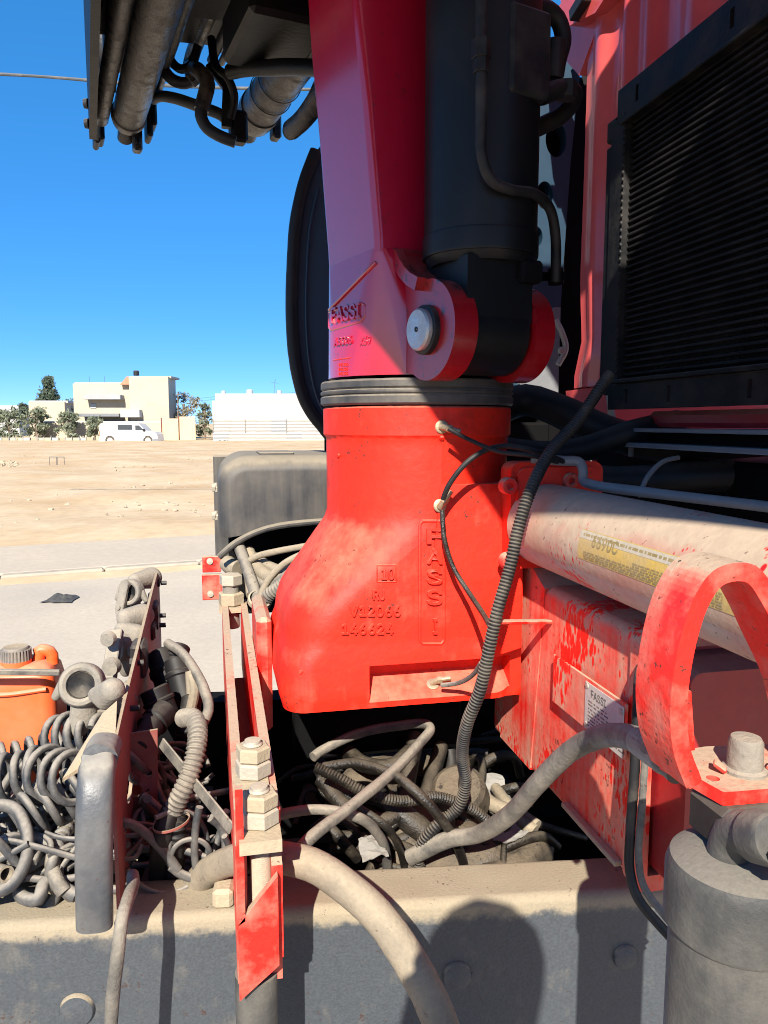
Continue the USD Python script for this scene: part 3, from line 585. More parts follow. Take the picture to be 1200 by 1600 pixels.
# grease nipples on the base
for lab, x, y, dx, dy in ((None, 690, 667, 1, .3), (None, 687, 790, .5, -.9), (None, 676, 1070, 1, .05)):
    p, n = hitb(x, y); d = unit(cr * dx - cu * dy + n * .25)
    f_ = obj('grease_fitting', cat(lathe(p - n * .001, n, [(.013, 0), (.013, .004), (.010, .006), (0, .006)], 18), ring_rod(p + n * .006 - d * .004, p + n * .014 + d * .012, .0065, 12), lathe_hex(p + n * .013 + d * .008, d, .0075, .010), rod(p + n * .015 + d * .016, p + n * .015 + d * .034, .005, 12)), 'brass', crane)
# foot lug at the back left and underside
obj('base_lug', hull(np.vstack([VF(box((.072, 1.62, 1.13), (.104, 1.86, 1.385), .01))[0]])), 'red_worn', crane, False)
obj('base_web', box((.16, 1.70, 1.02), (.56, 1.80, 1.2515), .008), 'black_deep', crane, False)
# swivel seal: three stacked rings
pr = [(.10, 1.834), (.2, 1.834), (.206, 1.838), (.206, 1.851), (.203, 1.853), (.2015, 1.855), (.2055, 1.857), (.2065, 1.86), (.2055, 1.863), (.2015, 1.865), (.203, 1.867), (.2055, 1.869), (.2055, 1.880), (.202, 1.884), (.10, 1.8905)]
obj('swivel_seal', lathe(CC, ez, pr, 80), 'seal_dark', crane, 20)
# lower column casting with its two pin ears
low = [C3(.189 * math.cos(t), .189 * math.sin(t), 1.891) for t in np.arange(48) * 2 * np.pi / 48] + [C3(.184 * math.cos(t), .184 * math.sin(t), 1.93) for t in np.arange(48) * 2 * np.pi / 48]
low += [C3(x, y, 2.125) for x, y in rrect(-.098, .13, -.166, .166, .018, 5)]
lowm = hull(low)
lp = obj('column_foot', lowm.refine_to_length(.03), 'red_gloss', crane, 30)
hitl = caster(lowm)
pa, pz, pr_ = .225, 1.966, .090
web = Polygon([(-.02, 1.895), (-.02, 2.10), (.131, 2.130), (.142, 2.112), (.158, 2.094), (.180, 2.077), (.205, 2.063), (.225, 2.056), (.225, 1.878), (.16, 1.893)])
ear = unary_union([Point(pa, pz).buffer(pr_, 24), web]).buffer(.012).buffer(-.024).buffer(.012)
for s in (-1, 1):
    b0, b1 = (-.115, -.066) if s < 0 else (.066, .108)
    m = man(prism(ear, C3(0, b0, 0), ea, ez, eb, b1 - b0))
    e = obj('pin_ear', m, 'red_greasy', crane, 30)
    if s < 0:
        lip = LineString([(.10, 2.120), (.129, 2.114), (.144, 2.096), (.162, 2.078), (.186, 2.061), (.215, 2.048)]).buffer(.012, cap_style=2)
        obj('ear_lip', prism(lip, C3(0, -.133, 0), ea, ez, eb, .019), 'red_greasy', e, 30)
        rb = Polygon([(.075, 2.06), (.118, 2.03), (.132, 1.90), (.118, 1.895)])
        obj('ear_rib', hull(np.array([C3(x, y, z) for x, y, z in ((.06, -.13, 2.07), (.10, -.150, 2.05), (.135, -.122, 2.03), (.12, -.12, 1.895), (.14, -.12, 1.895), (.06, -.12, 1.93), (.128, -.13, 1.96))])), 'red_greasy', e, 20)
pp = obj('pivot_pin', lathe(C3(pa, -.138, pz), eb, [(0, 0), (.0345, .0), (.0375, .004), (.0375, .255), (0, .255)], 40), 'steel_pin', crane)
obj('pin_washer', lathe(C3(pa, -.127, pz), eb, [(.038, 0), (.044, .002), (.045, .016), (.038, .016)], 40), 'black_metal', pp)
obj('pin_centre', lathe(C3(pa, -.1395, pz), eb, [(0, .003), (.003, 0), (.0045, 0), (.005, .003)], 16), 'black_metal', pp)
# weld bead and lettering on the column foot
wd = [hitl(x, y) for x, y in zip(np.linspace(513, 588, 30), np.linspace(487, 410, 30))]; wd = [p + n * .001 for p, n in wd if p is not None]
obj('weld_bead', tube(wd, .004, 8), 'red_gloss', lp)
obj('raised_mark', emboss('FASSI', hitl, 519, 481, 564, 506, .004, skew=-9), 'red_gloss', lp, False)
fr = [(514, 488), (563, 473), (570, 476), (570, 496), (565, 502), (518, 516), (514, 512), (514, 488)]
obj('raised_border', rim(hitl, [p for q in range(len(fr) - 1) for p in zip(np.linspace(fr[q][0], fr[q + 1][0], 8), np.linspace(fr[q][1], fr[q + 1][1], 8))], .0022), 'red_gloss', lp)
obj('raised_mark', emboss('A5526', hitl, 523, 528, 551, 541, .003, skew=-4), 'red_gloss', lp, False)
obj('raised_mark', emboss('x39', hitl, 563, 526, 580, 540, .0022, skew=-2), 'red_gloss', lp, False)
obj('raised_border', rim(hitl, list(zip(np.linspace(521, 548, 10), np.linspace(563, 559, 10))), .0012), 'red_casting', lp)
for y in (568, 575, 582): obj('raised_mark', emboss('FE36', hitl, 530, y, 544, y + 5, .0012, skew=-1), 'red_casting', lp, False)
# column above
cs = []
for z, a0, a1, b0, b1 in ((2.118, -.096, .129, -.165, .165), (2.15, -.096, .128, -.166, .166), (2.383, -.105, .112, -.180, .178), (2.561, -.112, .098, -.194, .19), (2.66, -.117, .094, -.198, .195), (3.0, -.12, .09, -.2, .2), (3.3, -.12, .09, -.2, .2)):
    cs.append([C3(x, y, z) for x, y in rrect(a0, a1, b0, b1, .014, 5)])
obj('column', loft(cs), 'red_gloss', crane, 30)
# lift cylinder standing in the fork
cyl = obj('lift_cylinder', lathe(C3(.225, 0, 0), ez, [(0, 2.085), (.092, 2.085), (.1, 2.095), (.104, 2.11), (.104, 2.95), (0, 2.95)], 64), 'cylinder_black', crane)
obj('cylinder_eye', cat(lathe(C3(pa, -.080, pz), eb, [(0, 0), (.072, 0), (.078, .006), (.078, .138), (.072, .144), (0, .144)], 40), VF(hull([C3(.225 + x, y, z) for x in (-.07, .075) for y in (-.08, .064) for z in (1.98, 2.09)]))), 'cylinder_black', cyl)
obj('cylinder_port', fbox(C3(.30, .05, 2.07), ea, eb, ez, (.04, .05, .04), .006), 'black_deep', cyl, False)
obj('cylinder_collar', lathe(C3(.225, 0, 0), ez, [(.10, 2.10), (.106, 2.10), (.107, 2.104), (.107, 2.135), (.106, 2.139), (.10, 2.139)], 64), 'cylinder_black', cyl)
# valve block, rigid pipe and hoses beside the cylinder
vb = obj('valve_block', fbox(S(806, 96, t=1.35), eb, ea, ez, (.088, .09, .145), .006), 'frame_black', crane, False)
for x, y in ((798, 195), (828, 200)): obj('valve_fitting', cat(lathe_hex(S(x, y - 12, t=1.36), -ez, .014, .03), rod(S(x, y + 8, t=1.36), S(x, y + 26, t=1.36), .010, 12)), 'black_metal', vb)
for x, y in ((790, 30), (824, 8)): obj('valve_fitting', cat(lathe_hex(S(x, y, t=1.36), ez, .016, .03), rod(S(x, y, t=1.36), S(x, y - 40, t=1.36), .012, 12)), 'black_metal', vb)
pp_ = obj('hydraulic_pipe', tube(A((752, -60, 1.27), (752, 60, 1.27), (752, 180, 1.27), (753, 245, 1.275), (768, 282, 1.28), (800, 297, 1.29), (835, 303, 1.32), (860, 328, 1.36), (868, 370, 1.38), (868, 440, 1.40)), .0095, 12), 'frame_black', crane)
obj('pipe_nut', cat(lathe_hex(S(752, 62, t=1.27), -ez, .0165, .03), lathe_hex(S(752, 92, t=1.27), -ez, .014, .022)), 'frame_black', pp_)
obj('hydraulic_hose', tube(A((820, 20, 1.40), (845, 12, 1.41), (870, 28, 1.42), (880, 60, 1.42), (872, 95, 1.42), (868, 118, 1.42)), .016, 12), 'rubber_black', crane)
obj('hydraulic_hose', tube(A((845, 150, 1.38), (880, 138, 1.40), (898, 150, 1.44), (880, 178, 1.48), (840, 200, 1.52)), .017, 12), 'rubber_black', crane)
obj('hose_fitting', cat(rod(S(868, 66, t=1.42), S(862, 126, t=1.42), .021, 12), lathe_hex(S(884, 128, t=1.40), -ez, .022, .03)), 'black_metal', crane)
obj('hose_bracket', cat(bar(S(820, 432, t=1.44), S(880, 432, t=1.46), .016, .016), rod(S(868, 420, t=1.42), S(868, 445, t=1.42), .014, 12)), 'black_deep', crane, False)

# outrigger flange, tube and beams
fl0, fl1 = S(766, 722, t=1.385), S(780, 888, t=1.385)
fz0, fz1 = fl1[2], S(800, 722, t=1.385)[2]
fpoly = lambda g, r: sbox(.545 + g, fz0 + g, .735 - g, fz1 - g).buffer(-r).buffer(r)
fl = obj('flange_plate', cat(prism(fpoly(0, .02), (0, 1.43, 0), (1, 0, 0), ez, (0, -1, 0), .055), prism(fpoly(.010, .02), (0, 1.376, 0), (1, 0, 0), ez, (0, -1, 0), .010)), 'red_casting', crane, 30)
for x, y in ((797, 760), (893, 752), (797, 878)):
    c = S(x, y, t=1.36); obj('flange_bolt', cat(lathe(c + [0, .02, 0], (0, -1, 0), [(0, .013), (.006, .013), (.0075, .022), (.0145, .022), (.0165, .018), (.0165, 0)], 24)), 'red_worn', fl)
tubz, tubl = 1.604, .618
tb = obj('cross_tube', lathe((tubl, 1.38, tubz), (0, -1, 0), [(0, 0), (.076, 0), (.079, .003), (.079, 1.05), (.076, 1.053), (0, 1.053)], 72), 'red_tube', crane)
def patch(t0, t1, a0, a1, r):
    th, tt = np.meshgrid(np.linspace(a0, a1, 14), np.linspace(t0, t1, 6), indexing='ij')
    V = np.stack([tubl - r * np.cos(th), tt, tubz + r * np.sin(th)], -1).reshape(-1, 3); i, j = np.meshgrid(np.arange(13), np.arange(5), indexing='ij'); k = i * 6 + j
    return V, np.stack([k, k + 1, k + 7, k + 6], -1).reshape(-1, 4)
def on_tube(x, y):
    d = ray(x, y); A_, B_, C_ = d[0] ** 2 + d[2] ** 2, 2 * (d[0] * -tubl + d[2] * (H - tubz)), tubl ** 2 + (H - tubz) ** 2 - .079 ** 2
    k = (-B_ - math.sqrt(max(0, B_ * B_ - 4 * A_ * C_))) / (2 * A_); p = EYE + k * d; return p[1], math.atan2(p[2] - tubz, tubl - p[0])
(ta, a1), (tb_, _), (_, a0) = on_tube(911, 826), on_tube(1090, 905), on_tube(911, 874)
stk = obj('warning_sticker', patch(ta, .70, a0, a1, .0794), 'sticker_yellow', tb)
obj('sticker_band', patch(ta, .70, a1 - (a1 - a0) * .30, a1 - .02, .0797), 'sticker_grey', stk)
def tubetext(text, t0, size, amid, adv=None):
    V, F = VF(meshkit.text_mesh(text, size, .0003, True)); th = amid + V[:, 1] / .079
    return np.stack([tubl - (.0798 + V[:, 2]) * np.cos(th), t0 - V[:, 0], tubz + (.0798 + V[:, 2]) * np.sin(th)], 1), F
obj('sticker_print', tubetext('6690C', ta - .04, .017, a1 - (a1 - a0) * .47), 'sticker_ink', stk, False)
def dashes(y0, y1, h, a, rg):      # print too small and worn to read: broken dark lines
    out, y = [], y0
    while y > y1:
        w = rg.uniform(.004, .016); out.append(patch(y, max(y - w, y1), a - h / .079, a, .0798)); y -= w + rg.uniform(.0015, .004)
    return cat(*out)
rgd = np.random.default_rng(3)
obj('sticker_print', dashes(ta - .01, .74, .004, a1 - (a1 - a0) * .12, rgd), 'sticker_ink', stk, False)
for k in range(6): obj('sticker_print', dashes(ta - (.02 if k > 1 else .16), .73, .0018, a1 - (a1 - a0) * (.56 + .07 * k), rgd), 'sticker_ink', stk, False)
bl = .605
b0_ = S(805, 1140, t=1.48)
prof = Polygon([(bl, 1.092), (bl, 1.488), (.80, 1.488), (.80, 1.092)]).buffer(-.022).buffer(.022)
bmh = obj('outrigger_beam', prism(prof, (0, 1.60, 0), (1, 0, 0), ez, (0, -1, 0), .585), 'red_dusty_brightened', crane, 25)
obj('beam_gusset', hull([(x, t, z) for x in (bl - .0015, .70) for t, z in ((1.56, 1.10), (1.56, 1.50), (1.50, 1.528), (1.44, 1.533), (1.38, 1.50), (1.34, 1.485), (1.39, 1.10))]), 'red_dusty_brightened', crane, 25)
rimp = prof.buffer(.006).difference(prof.buffer(-.02))
obj('beam_collar', prism(rimp, (0, 1.018, 0), (1, 0, 0), ez, (0, -1, 0), .028), 'red_dusty_brightened', crane, 25)
ip = Polygon([(.632, 1.115), (.632, 1.455), (.785, 1.455), (.785, 1.115)]).buffer(-.02).buffer(.02)
obj('sliding_beam', prism(ip, (0, 1.10, 0), (1, 0, 0), ez, (0, -1, 0), .185), 'red_dark', crane, 25)
obj('beam_edge_strip', bar(S(882, 1256, l=bl - .006), S(966, 1350, l=bl - .006), .014, .010), 'tan_dusty', crane, False)
# name plate bracket on the beam
np0, np1 = S(868, 1022, l=bl - .012), S(983, 1092, l=bl - .012); nz0 = S(862, 1092, l=bl - .012)[2]
brk = obj('plate_bracket', box((bl - .016, np1[1], nz0), (bl - .012, np0[1], np0[2]), .001), 'red_dusty_brightened', crane, False)
d0, d1 = S(916, 1046, l=bl - .017), S(976, 1092, l=bl - .017)
dp = obj('data_plate', box((bl - .0178, d1[1], nz0 + .002), (bl - .0162, d0[1], np0[2] - .006), .0005), 'data_plate', brk, False)
wdt, hgt = d0[1] - d1[1], np0[2] - .008 - nz0
def dtext(text, u, v, h, bold=False): return prism_text(text, np.array([bl - .0179, d0[1] - u * wdt, nz0 + .002 + v * hgt]), np.array([0, -1, 0]), ez, np.array([-1, 0, 0]), h, .0004, bold)
def prism_text(text, o, ex, ey, n, h, depth, bold=True):
    V, F = VF(meshkit.text_mesh(text, h, depth, bold)); return o + V[:, :1] * ex + V[:, 1:2] * ey + V[:, 2:] * n, F
obj('plate_print', dtext('FASSI', .16, .74, .0125, True), 'plate_ink', dp, False)
for v in (.62, .55, .46, .39, .31, .24, .17, .10):     # worn unreadable print: broken lines
    u_, bs = .10, []
    while u_ < (.62 if v > .5 else .92):
        w = rgd.uniform(.03, .14); bs.append(box((bl - .0181, d0[1] - (u_ + w) * wdt, nz0 + .002 + v * hgt), (bl - .0177, d0[1] - u_ * wdt, nz0 + .0045 + v * hgt), .0001)); u_ += w + .03
    obj('plate_print', cat(*bs), 'plate_ink', dp, False)
for u, v in ((.05, .92), (.05, .10), (.94, .88)): obj('rivet', lathe((bl - .0175, d0[1] - u * wdt, nz0 + .002 + v * hgt), (-1, 0, 0), [(.0055, 0), (.005, .0015), (0, .002)], 14), 'zinc', dp)
# flat bar that holds the corrugated hose
obj('hose_holder', bar(S(858, 971, t=1.31), S(768, 972, t=1.235), .018, .007), 'red_worn', crane, False)
# hoop of bent flat bar and the plate on the leg
def strap(pts, t0, t1, th, rnd=.02):
    ln = LineString(pts).buffer(th / 2, cap_style=2, join_style=1).buffer(-rnd * .2).buffer(rnd * .2)
    return prism(ln, (0, t0, 0), (1, 0, 0), ez, (0, -1, 0), t0 - t1)
hp = [S(x, y, t=.635)[[0, 2]] for x, y in ((1030, 1186), (1010, 1130), (1006, 1062), (1020, 972), (1038, 918), (1060, 886), (1086, 876), (1112, 880), (1136, 912), (1172, 985), (1202, 1052), (1214, 1110), (1218, 1180))]
obj('guard_hoop', strap(spline(np.array([[p[0], 0, p[1]] for p in hp]), 5)[:, [0, 2]], .635, .578, .0165), 'red_worn', crane, 30)
hp2 = [(p[0] + .055, p[1] + .008) for p in hp]
hq = [(1016, 1130), (1030, 1184), (1086, 1172), (1080, 1080), (1018, 1060)]
obj('hoop_foot', hull([S(x, y, t=.634) + [0, dy, 0] for dy in (0, .012) for x, y in hq]), 'red_worn', crane, 30)
LZ = 1.47
lq = [S(x, y, z=LZ)[:2] for x, y in ((1029, 1181), (1131, 1238), (1290, 1225), (1270, 1160), (1105, 1166), (1066, 1172))]
lpoly = Polygon(lq).buffer(-.004).buffer(.004)
for x, y, r in ((1075, 1190, .0075), (1085, 1204, .006), (1114, 1216, .009)): lpoly = lpoly.difference(Point(*S(x, y, z=LZ)[:2]).buffer(r * .67))
lpl = obj('leg_plate', prism(lpoly, (0, 0, LZ - .013), (1, 0, 0), (0, 1, 0), ez, .013), 'red_worn', crane, 25)
pc = S(1163, 1204, z=LZ); obj('plate_pin', lathe(pc, ez, [(.0204, 0), (.0204, .003), (.0165, .0048), (.0158, .0295), (.0135, .0334), (0, .0343)], 32), 'grey_dusty', lpl)
for dx in (-1, 1): obj('pin_tab', bar(pc + cr * dx * .021 - FH * .008 + ez * .0035, pc + cr * dx * .031 - FH * .0035 + ez * .0105, .012, .005), 'red_worn', lpl, False)
lt = .58; lc = np.array([S(1060, 1330, t=lt)[0] + .0625, lt, 0])
LH = lambda z: 1.8 - (1.8 - z) * .75
leg = obj('stabiliser_leg', lathe(lc, ez, [(0, .78), (.0582, .78), (.0582, LH(1.193)), (0, LH(1.193))], 56), 'leg_grey', crane)
obj('leg_head', lathe(lc, ez, [(0, LH(1.181)), (.0612, LH(1.181)), (.0634, LH(1.186)), (.0634, LH(1.253)), (.0595, LH(1.268)), (.041, LH(1.28)), (0, LH(1.28))], 56), 'leg_grey', leg)
e0 = S(1152, 1300, t=.568); e1 = S(1210, 1312, t=.52)
obj('leg_elbow', cat(tube([e0 + (e0 - e1) * .22 - ez * .022, e0, e0 + (e1 - e0) * .5, e1], .019, 24), lathe(e1 - unit(e1 - e0) * .005, unit(e1 - e0), [(.0, .009), (.020, .009), (.0225, .0035), (.0225, -.019)], 28)), 'leg_grey', leg)
obj('elbow_bolt', lathe_hex(e1 + [-.004, -.014, -.004], unit([.2, -1, .1]), .014, .014), 'black_metal', leg)
obj('leg_block', fbox(lc + [.01, .015, LZ - .036], (1, 0, 0), (0, 1, 0), ez, (.073, .06, .045), .007), 'black_metal', leg, False)
# folded boom
dB = unit([.2, -.98, 0])
def along(p, t1): return p + dB * ((t1 - p[1]) / dB[1])
def run(p, t1, r, n=20, mat='boom_metal', name='boom_pipe', parent=None, ribs=None): return obj(name, ring_rod(p, along(p, t1), r, n, .15), mat, parent or crane)
bl0 = lambda t: -.378 + .155 * (2.735 - t)
def bbox(t0, t1, l0, l1, z0, z1, name, mat, parent=None, c=None): return obj(name, hull([(bl0(t) + l, t, z) for t in (t0, t1) for l in (l0, l1) for z in (z0, z1)]), mat, parent or crane, False)
sect = bbox(2.52, 1.40, .026, .56, 2.93, 3.42, 'boom_section', 'boom_black')
bbox(1.38, .335, -.042, .40, 2.74, 3.2, 'boom_section', 'boom_black')  # this and the next box are unseen, cut to shape the shade they cast
bbox(.33, -1.5, -.042, .60, 2.74, 3.17, 'boom_section', 'boom_black')
bbox(1.0, -1.5, .53, 1.22, 3.27, 3.38, 'unseen_main_boom', 'red_gloss')  # out of view; thinned and placed for the shade on the cab
bbox(2.25, 1.40, .14, .50, 2.875, 3.0, 'boom_section', 'boom_black')
bbox(2.66, 1.40, .09, .13, 2.90, 3.3, 'boom_side_plate', 'boom_black')
endp = bbox(2.78, 1.40, .0, .022, 2.72, 3.5, 'boom_side_plate', 'boom_black')
for z in (2.74, 2.80): obj('plate_bolt', lathe((bl0(2.7) - .001, 2.70, z), (-1, .155, 0), [(0, .012), (.014, .012), (.016, 0)], 12), 'black_metal', endp)
w_ = S(149, 78, D=2.72); obj('guide_roller', lathe(w_, unit([-1, -.2, 0]), [(0, -.03), (.088, -.03), (.095, -.024), (.095, .012), (.085, .02), (0, .02)], 36), 'boom_steel', endp)
bbox(2.70, 1.40, .05, .085, 2.84, 3.4, 'boom_side_plate', 'boom_steel', endp)
pA = S(198, 192, z=2.80); cA = obj('boom_cylinder', lathe(pA, dB, [(0, 0), (.040, 0), (.050, .03), (.052, .06), (.056, .062), (.056, .085), (.052, .088), (.052, 1.45), (0, 1.45)], 32), 'boom_metal', crane)
obj('cylinder_nub', cat(ring_rod(pA, pA - dB * .07 - ez * .03, .026, 16), fbox(pA - ez * .05 + [.03, .02, 0], dB, [1, .2, 0], ez, (.05, .03, .07), .006)), 'boom_metal', cA)
run(S(157, 186, z=2.80), 1.35, .026, 14, 'boom_metal', 'boom_rail')
for x, y in ((150, 205), (157, 200), (213, 208), (232, 195), (238, 178)): p = S(x, y, D=2.62); obj('boom_lug', fbox(p, dB, [1, .2, 0], ez, (.09, .02, .10), .006), 'boom_black', crane, False)
pC = S(241, 152, z=2.85); run(pC, 1.35, .017, 12, 'boom_metal', 'boom_pipe')
obj('boom_hose', tube([pC + dB * .06, pC - dB * .01, *A((252, 150, 2.55), (275, 154, 2.5), (310, 166, 2.45), (346, 180, 2.42), (356, 190, 2.42))], .0165, 12), 'rubber_black', crane)
obj('boom_hose', tube(A((250, 95, 2.5), (258, 112, 2.5), (272, 126, 2.5), (290, 130, 2.5), (304, 122, 2.48)), .017, 12), 'rubber_black', crane)
obj('hose_fitting', lathe_hex(S(296, 127, t=2.48), unit(cr * .7 + cu * .6), .022, .05), 'boom_metal', crane)
pD = S(297, 98, z=2.93); obj('boom_pipe', tube([along(pD, 1.35), along(pD, 1.8), along(pD, 2.15), pD, *A((312, 112, 2.36), (324, 128, 2.34), (319, 155, 2.33), (315, 172, 2.33))], .0215, 14), 'boom_metal', crane)
obj('boom_hose', tube(A((317, 160, 2.33), (314, 180, 2.33), (322, 198, 2.33), (342, 212, 2.32), (368, 222, 2.32)), .017, 12), 'rubber_black', crane)
obj('boom_strut', cat(bar(S(326, 100, t=2.4), S(356, 140, t=2.4), .02, .024), bar(S(356, 134, t=2.4), S(354, 200, t=2.4), .025, .03), fbox(S(372, 200, t=2.42), dB, [1, .2, 0], ez, (.05, .05, .09), .008)), 'boom_black', crane, False)
for x, y, z, r, m in ((338, 70, 2.98, .028, 'boom_metal'), (352, 60, 3.0, .02, 'boom_metal'), (375, 85, 2.95, .012, 'boom_steel'), (415, 80, 2.93, .012, 'boom_black'), (450, 92, 2.86, .014, 'boom_black')): run(S(x, y, z=z), 1.35, r, 12, m, 'boom_pipe')
for x, y, z, r, m in ((262, 90, 2.96, .015, 'boom_black'), (272, 40, 2.94, .02, 'boom_metal'), (330, 95, 2.93, .014, 'boom_black'), (346, 98, 2.92, .011, 'boom_metal'), (362, 92, 2.90, .016, 'boom_black'), (402, 96, 2.87, .013, 'boom_black'), (432, 88, 2.87, .017, 'boom_black'), (462, 84, 2.86, .012, 'boom_metal'), (488, 70, 2.84, .015, 'boom_black'), (166, 150, 2.9, .012, 'boom_black'), (214, 130, 2.90, .013, 'boom_metal'), (180, 100, 2.95, .03, 'boom_black')): run(S(x, y, z=z), 1.35, r, 12, m, 'boom_pipe')
obj('boom_block', fbox(S(430, 74, t=2.05) + ez * .06, dB, unit(np.cross(dB, ez)), ez, (.30, .20, .12), .012), 'boom_black', crane, False)
obj('boom_hose', tube(A((262, 70, 2.5), (268, 96, 2.48), (284, 108, 2.46), (300, 100, 2.44), (310, 70, 2.42)), .013, 10), 'boom_black', crane)
obj('boom_hose', tube(A((330, 60, 2.4), (338, 104, 2.36), (356, 122, 2.34), (366, 150, 2.36), (360, 186, 2.38)), .012, 10), 'boom_black', crane)
pF = S(394, 188, z=2.80); cF = obj('boom_cylinder', lathe(pF, dB, [(0, 0), (.052, 0), (.062, .03), (.062, .08), (.066, .083), (.066, .12), (.062, .122), (.062, 1.40), (0, 1.40)], 36), 'boom_metal', crane)
obj('cylinder_nub', cat(ring_rod(pF, pF - dB * .08 - ez * .02, .034, 16), fbox(pF + dB * .03 + [.07, .02, -.02], dB, [1, .2, 0], ez, (.05, .03, .08), .006)), 'boom_metal', cF)
obj('boom_hose', tube(A((360, 112, 2.25), (380, 108, 2.2), (420, 106, 2.1), (465, 105, 2.0), (505, 110, 1.92), (512, 122, 1.9), (500, 150, 1.92), (478, 182, 1.98), (462, 200, 2.02), (452, 206, 2.05)), .020, 14), 'boom_black', crane)
obj('boom_hose', tube(A((508, 128, 1.88), (496, 155, 1.90), (474, 186, 1.96), (455, 203, 2.02)), .024, 14), 'boom_metal', crane)
for k, (x, y) in enumerate(((420, 150), (432, 130), (470, 80), (482, 62), (500, 30))):
    p = S(x, y, z=2.79); obj('cable_tie', lathe(along(pF, p[1]), dB, [(.064, -.003), (.0665, -.003), (.0665, .003), (.064, .003)], 30), 'black_metal', cF)

# ------------------------------------------------------------------ the truck: chassis rails, cab, fairing, tank, gearbox
truck = thing('truck', 'truck with dark dusty chassis rails and red cab behind the crane', 'truck', (0, 1.15, GZ))
r0, r1 = S(0, 1446, z=.995), S(970, 1394, z=.995); rd = unit((r1 - r0) * [1, 1, 0]); rn = np.array([-rd[1], rd[0], 0])
def RL(s, n, z): q = r0 * [1, 1, 0] + rd * s + rn * n; return np.array([q[0], q[1], z])
rw = 0.115
rp = Polygon([(0, .995), (rw, .995), (rw, .70), (0, .70)]).buffer(-.016).buffer(.016, 6)
ss = np.linspace(-1.0, 1.9, 140); pr2 = np.array(rp.exterior.coords)[:-1]
pr2 = np.array(LineString(np.vstack([pr2, pr2[:1]])).segmentize(.012).coords)[:-1]
R_ = np.array([[RL(s, n, z) for n, z in pr2] for s in ss])
nzz = (meshkit.fbm(R_ * [16, 16, 16], 4, 5) - .45) * .006
R_ = R_ + np.where((pr2[:, 1] > .93)[None, :, None], 1, .25) * nzz[..., None] * (-rn * .6 + ez * .8)
rail = obj('chassis_rail', loft(R_), 'rail_black', truck, 50)
cl_ = []   # crust of dried mud along the edge
for x, y, r in ((714, 1524, .026), (976, 1494, .022), (121, 1577, .029)):
    c = S(x, y, t=1.12); d = ray(x, y); k = ((RL(0, 0, 0) - EYE) @ rn) / (d @ rn); c = EYE + d * k
    obj('rivet_head', lathe(c + rn * .004, -rn, [(r, 0), (r, .006), (r * .9, .011), (r * .5, .013), (0, .0135)], 26), 'rail_black', rail)
for (x0, y0, x1, y1) in ((335, 1398, 366, 1420),):
    c = S(350, 1395, z=1.012); obj('rail_block', fbox(c, rd, rn, ez, (.034, .045, .034), .006), 'tan_dusty', rail, 30)
obj('chassis_rail', hull([RL(s, n, z) for s in (-1.4, 1.9) for n in (.86, .94) for z in (.66, 1.04)]), 'black_deep', truck, False)
for s in (-.28, .12, .95): obj('cross_member', hull([RL(s + d, n, z) for d in (0, .10) for n in (rw + .002, .858) for z in (.72, .80)]), 'black_metal', truck, False)
obj('belly_tray', hull([RL(s, n, z) for s in (-1.2, 1.8) for n in (rw - .01, .90) for z in (.64, .655)]), 'black_deep', truck, False)
# gearbox lumps under the crane
def lump(px, rad, seed): 
    P = []
    for (x, y, t), r in zip(px, rad): P += [S(x, y, t=t) + v * r for v in np.array(ico.vertices)]
    v, f = VF(hull(P).refine_to_length(.012)); v = v + (meshkit.fbm(v * 22, 4, seed)[:, None] - .5) * .02
    return v, f
gbx = obj('gearbox', cat(lump([(640, 1300, 1.52), (760, 1345, 1.42), (700, 1270, 1.65), (600, 1400, 1.45)], (.05, .05, .06, .06), 2), lump([(800, 1365, 1.38), (840, 1330, 1.45), (760, 1380, 1.36)], (.04, .035, .035), 4), lump([(560, 1230, 1.68), (700, 1200, 1.80), (620, 1190, 1.85)], (.05, .06, .06), 6)), 'gearbox', truck, 25)
obj('gearbox_pipe', tube(A((600, 1250, 1.5), (650, 1290, 1.46), (690, 1320, 1.44)), .024, 14), 'hose_oily', gbx)
obj('gearbox_cover', lathe(S(718, 1240, t=1.55), unit([-.3, -.5, .8]), [(0, .03), (.05, .03), (.06, .02), (.065, -.03), (0, -.03)], 24), 'gearbox', gbx)

# cab: rear wall with pressed ribs, roof fairing, corner and lower sill
lw = 1.0
ys = np.linspace(.75, 2.34, 160); rib = np.zeros_like(ys)
for c, w, d in ((2.22, .045, .026), (2.05, .035, .028), (1.93, .035, .026), (1.72, .05, .022), (1.35, .05, .02), (1.1, .05, .02)): rib += d * .8 * np.exp(-((ys - c) / (w * 1.25)) ** 2)
zs = 1.8 + .862 * (np.array([1.912, 1.918, 1.95, 2.06, 2.25, 2.28, 2.6, 2.9, 3.0, 3.05, 3.3, 3.7]) - 1.8)
lean = np.array([.0, 0, 0, -.002, .010, .012, .008, .0, .0, .004, .02, .06])
far_edge = np.array([2.385, 2.385, 2.385, 2.335, 2.385, 2.39, 2.375, 2.355, 2.35, 2.35, 2.36, 2.36]) * .862
V = np.array([[[lw + ln - rb, .75 + (fe - .75) * (y - .75) / (2.34 - .75), z] for y, rb in zip(ys, rib)] for z, ln, fe in zip(zs, lean, far_edge)])
n_ = len(ys); V2 = np.concatenate([V.reshape(-1, 3), (V + [.02, 0, 0]).reshape(-1, 3)]); i, j = np.meshgrid(np.arange(len(zs) - 1), np.arange(n_ - 1), indexing='ij'); k = (i * n_ + j).ravel(); o_ = n_ * len(zs)
F = np.vstack([np.stack([k, k + 1, k + n_ + 1, k + n_], 1), np.stack([k, k + n_, k + n_ + 1, k + 1], 1) + o_]); e = np.arange(len(zs) - 1) * n_ + n_ - 1
F = np.vstack([F, np.stack([e, e + o_, e + n_ + o_, e + n_], 1)])
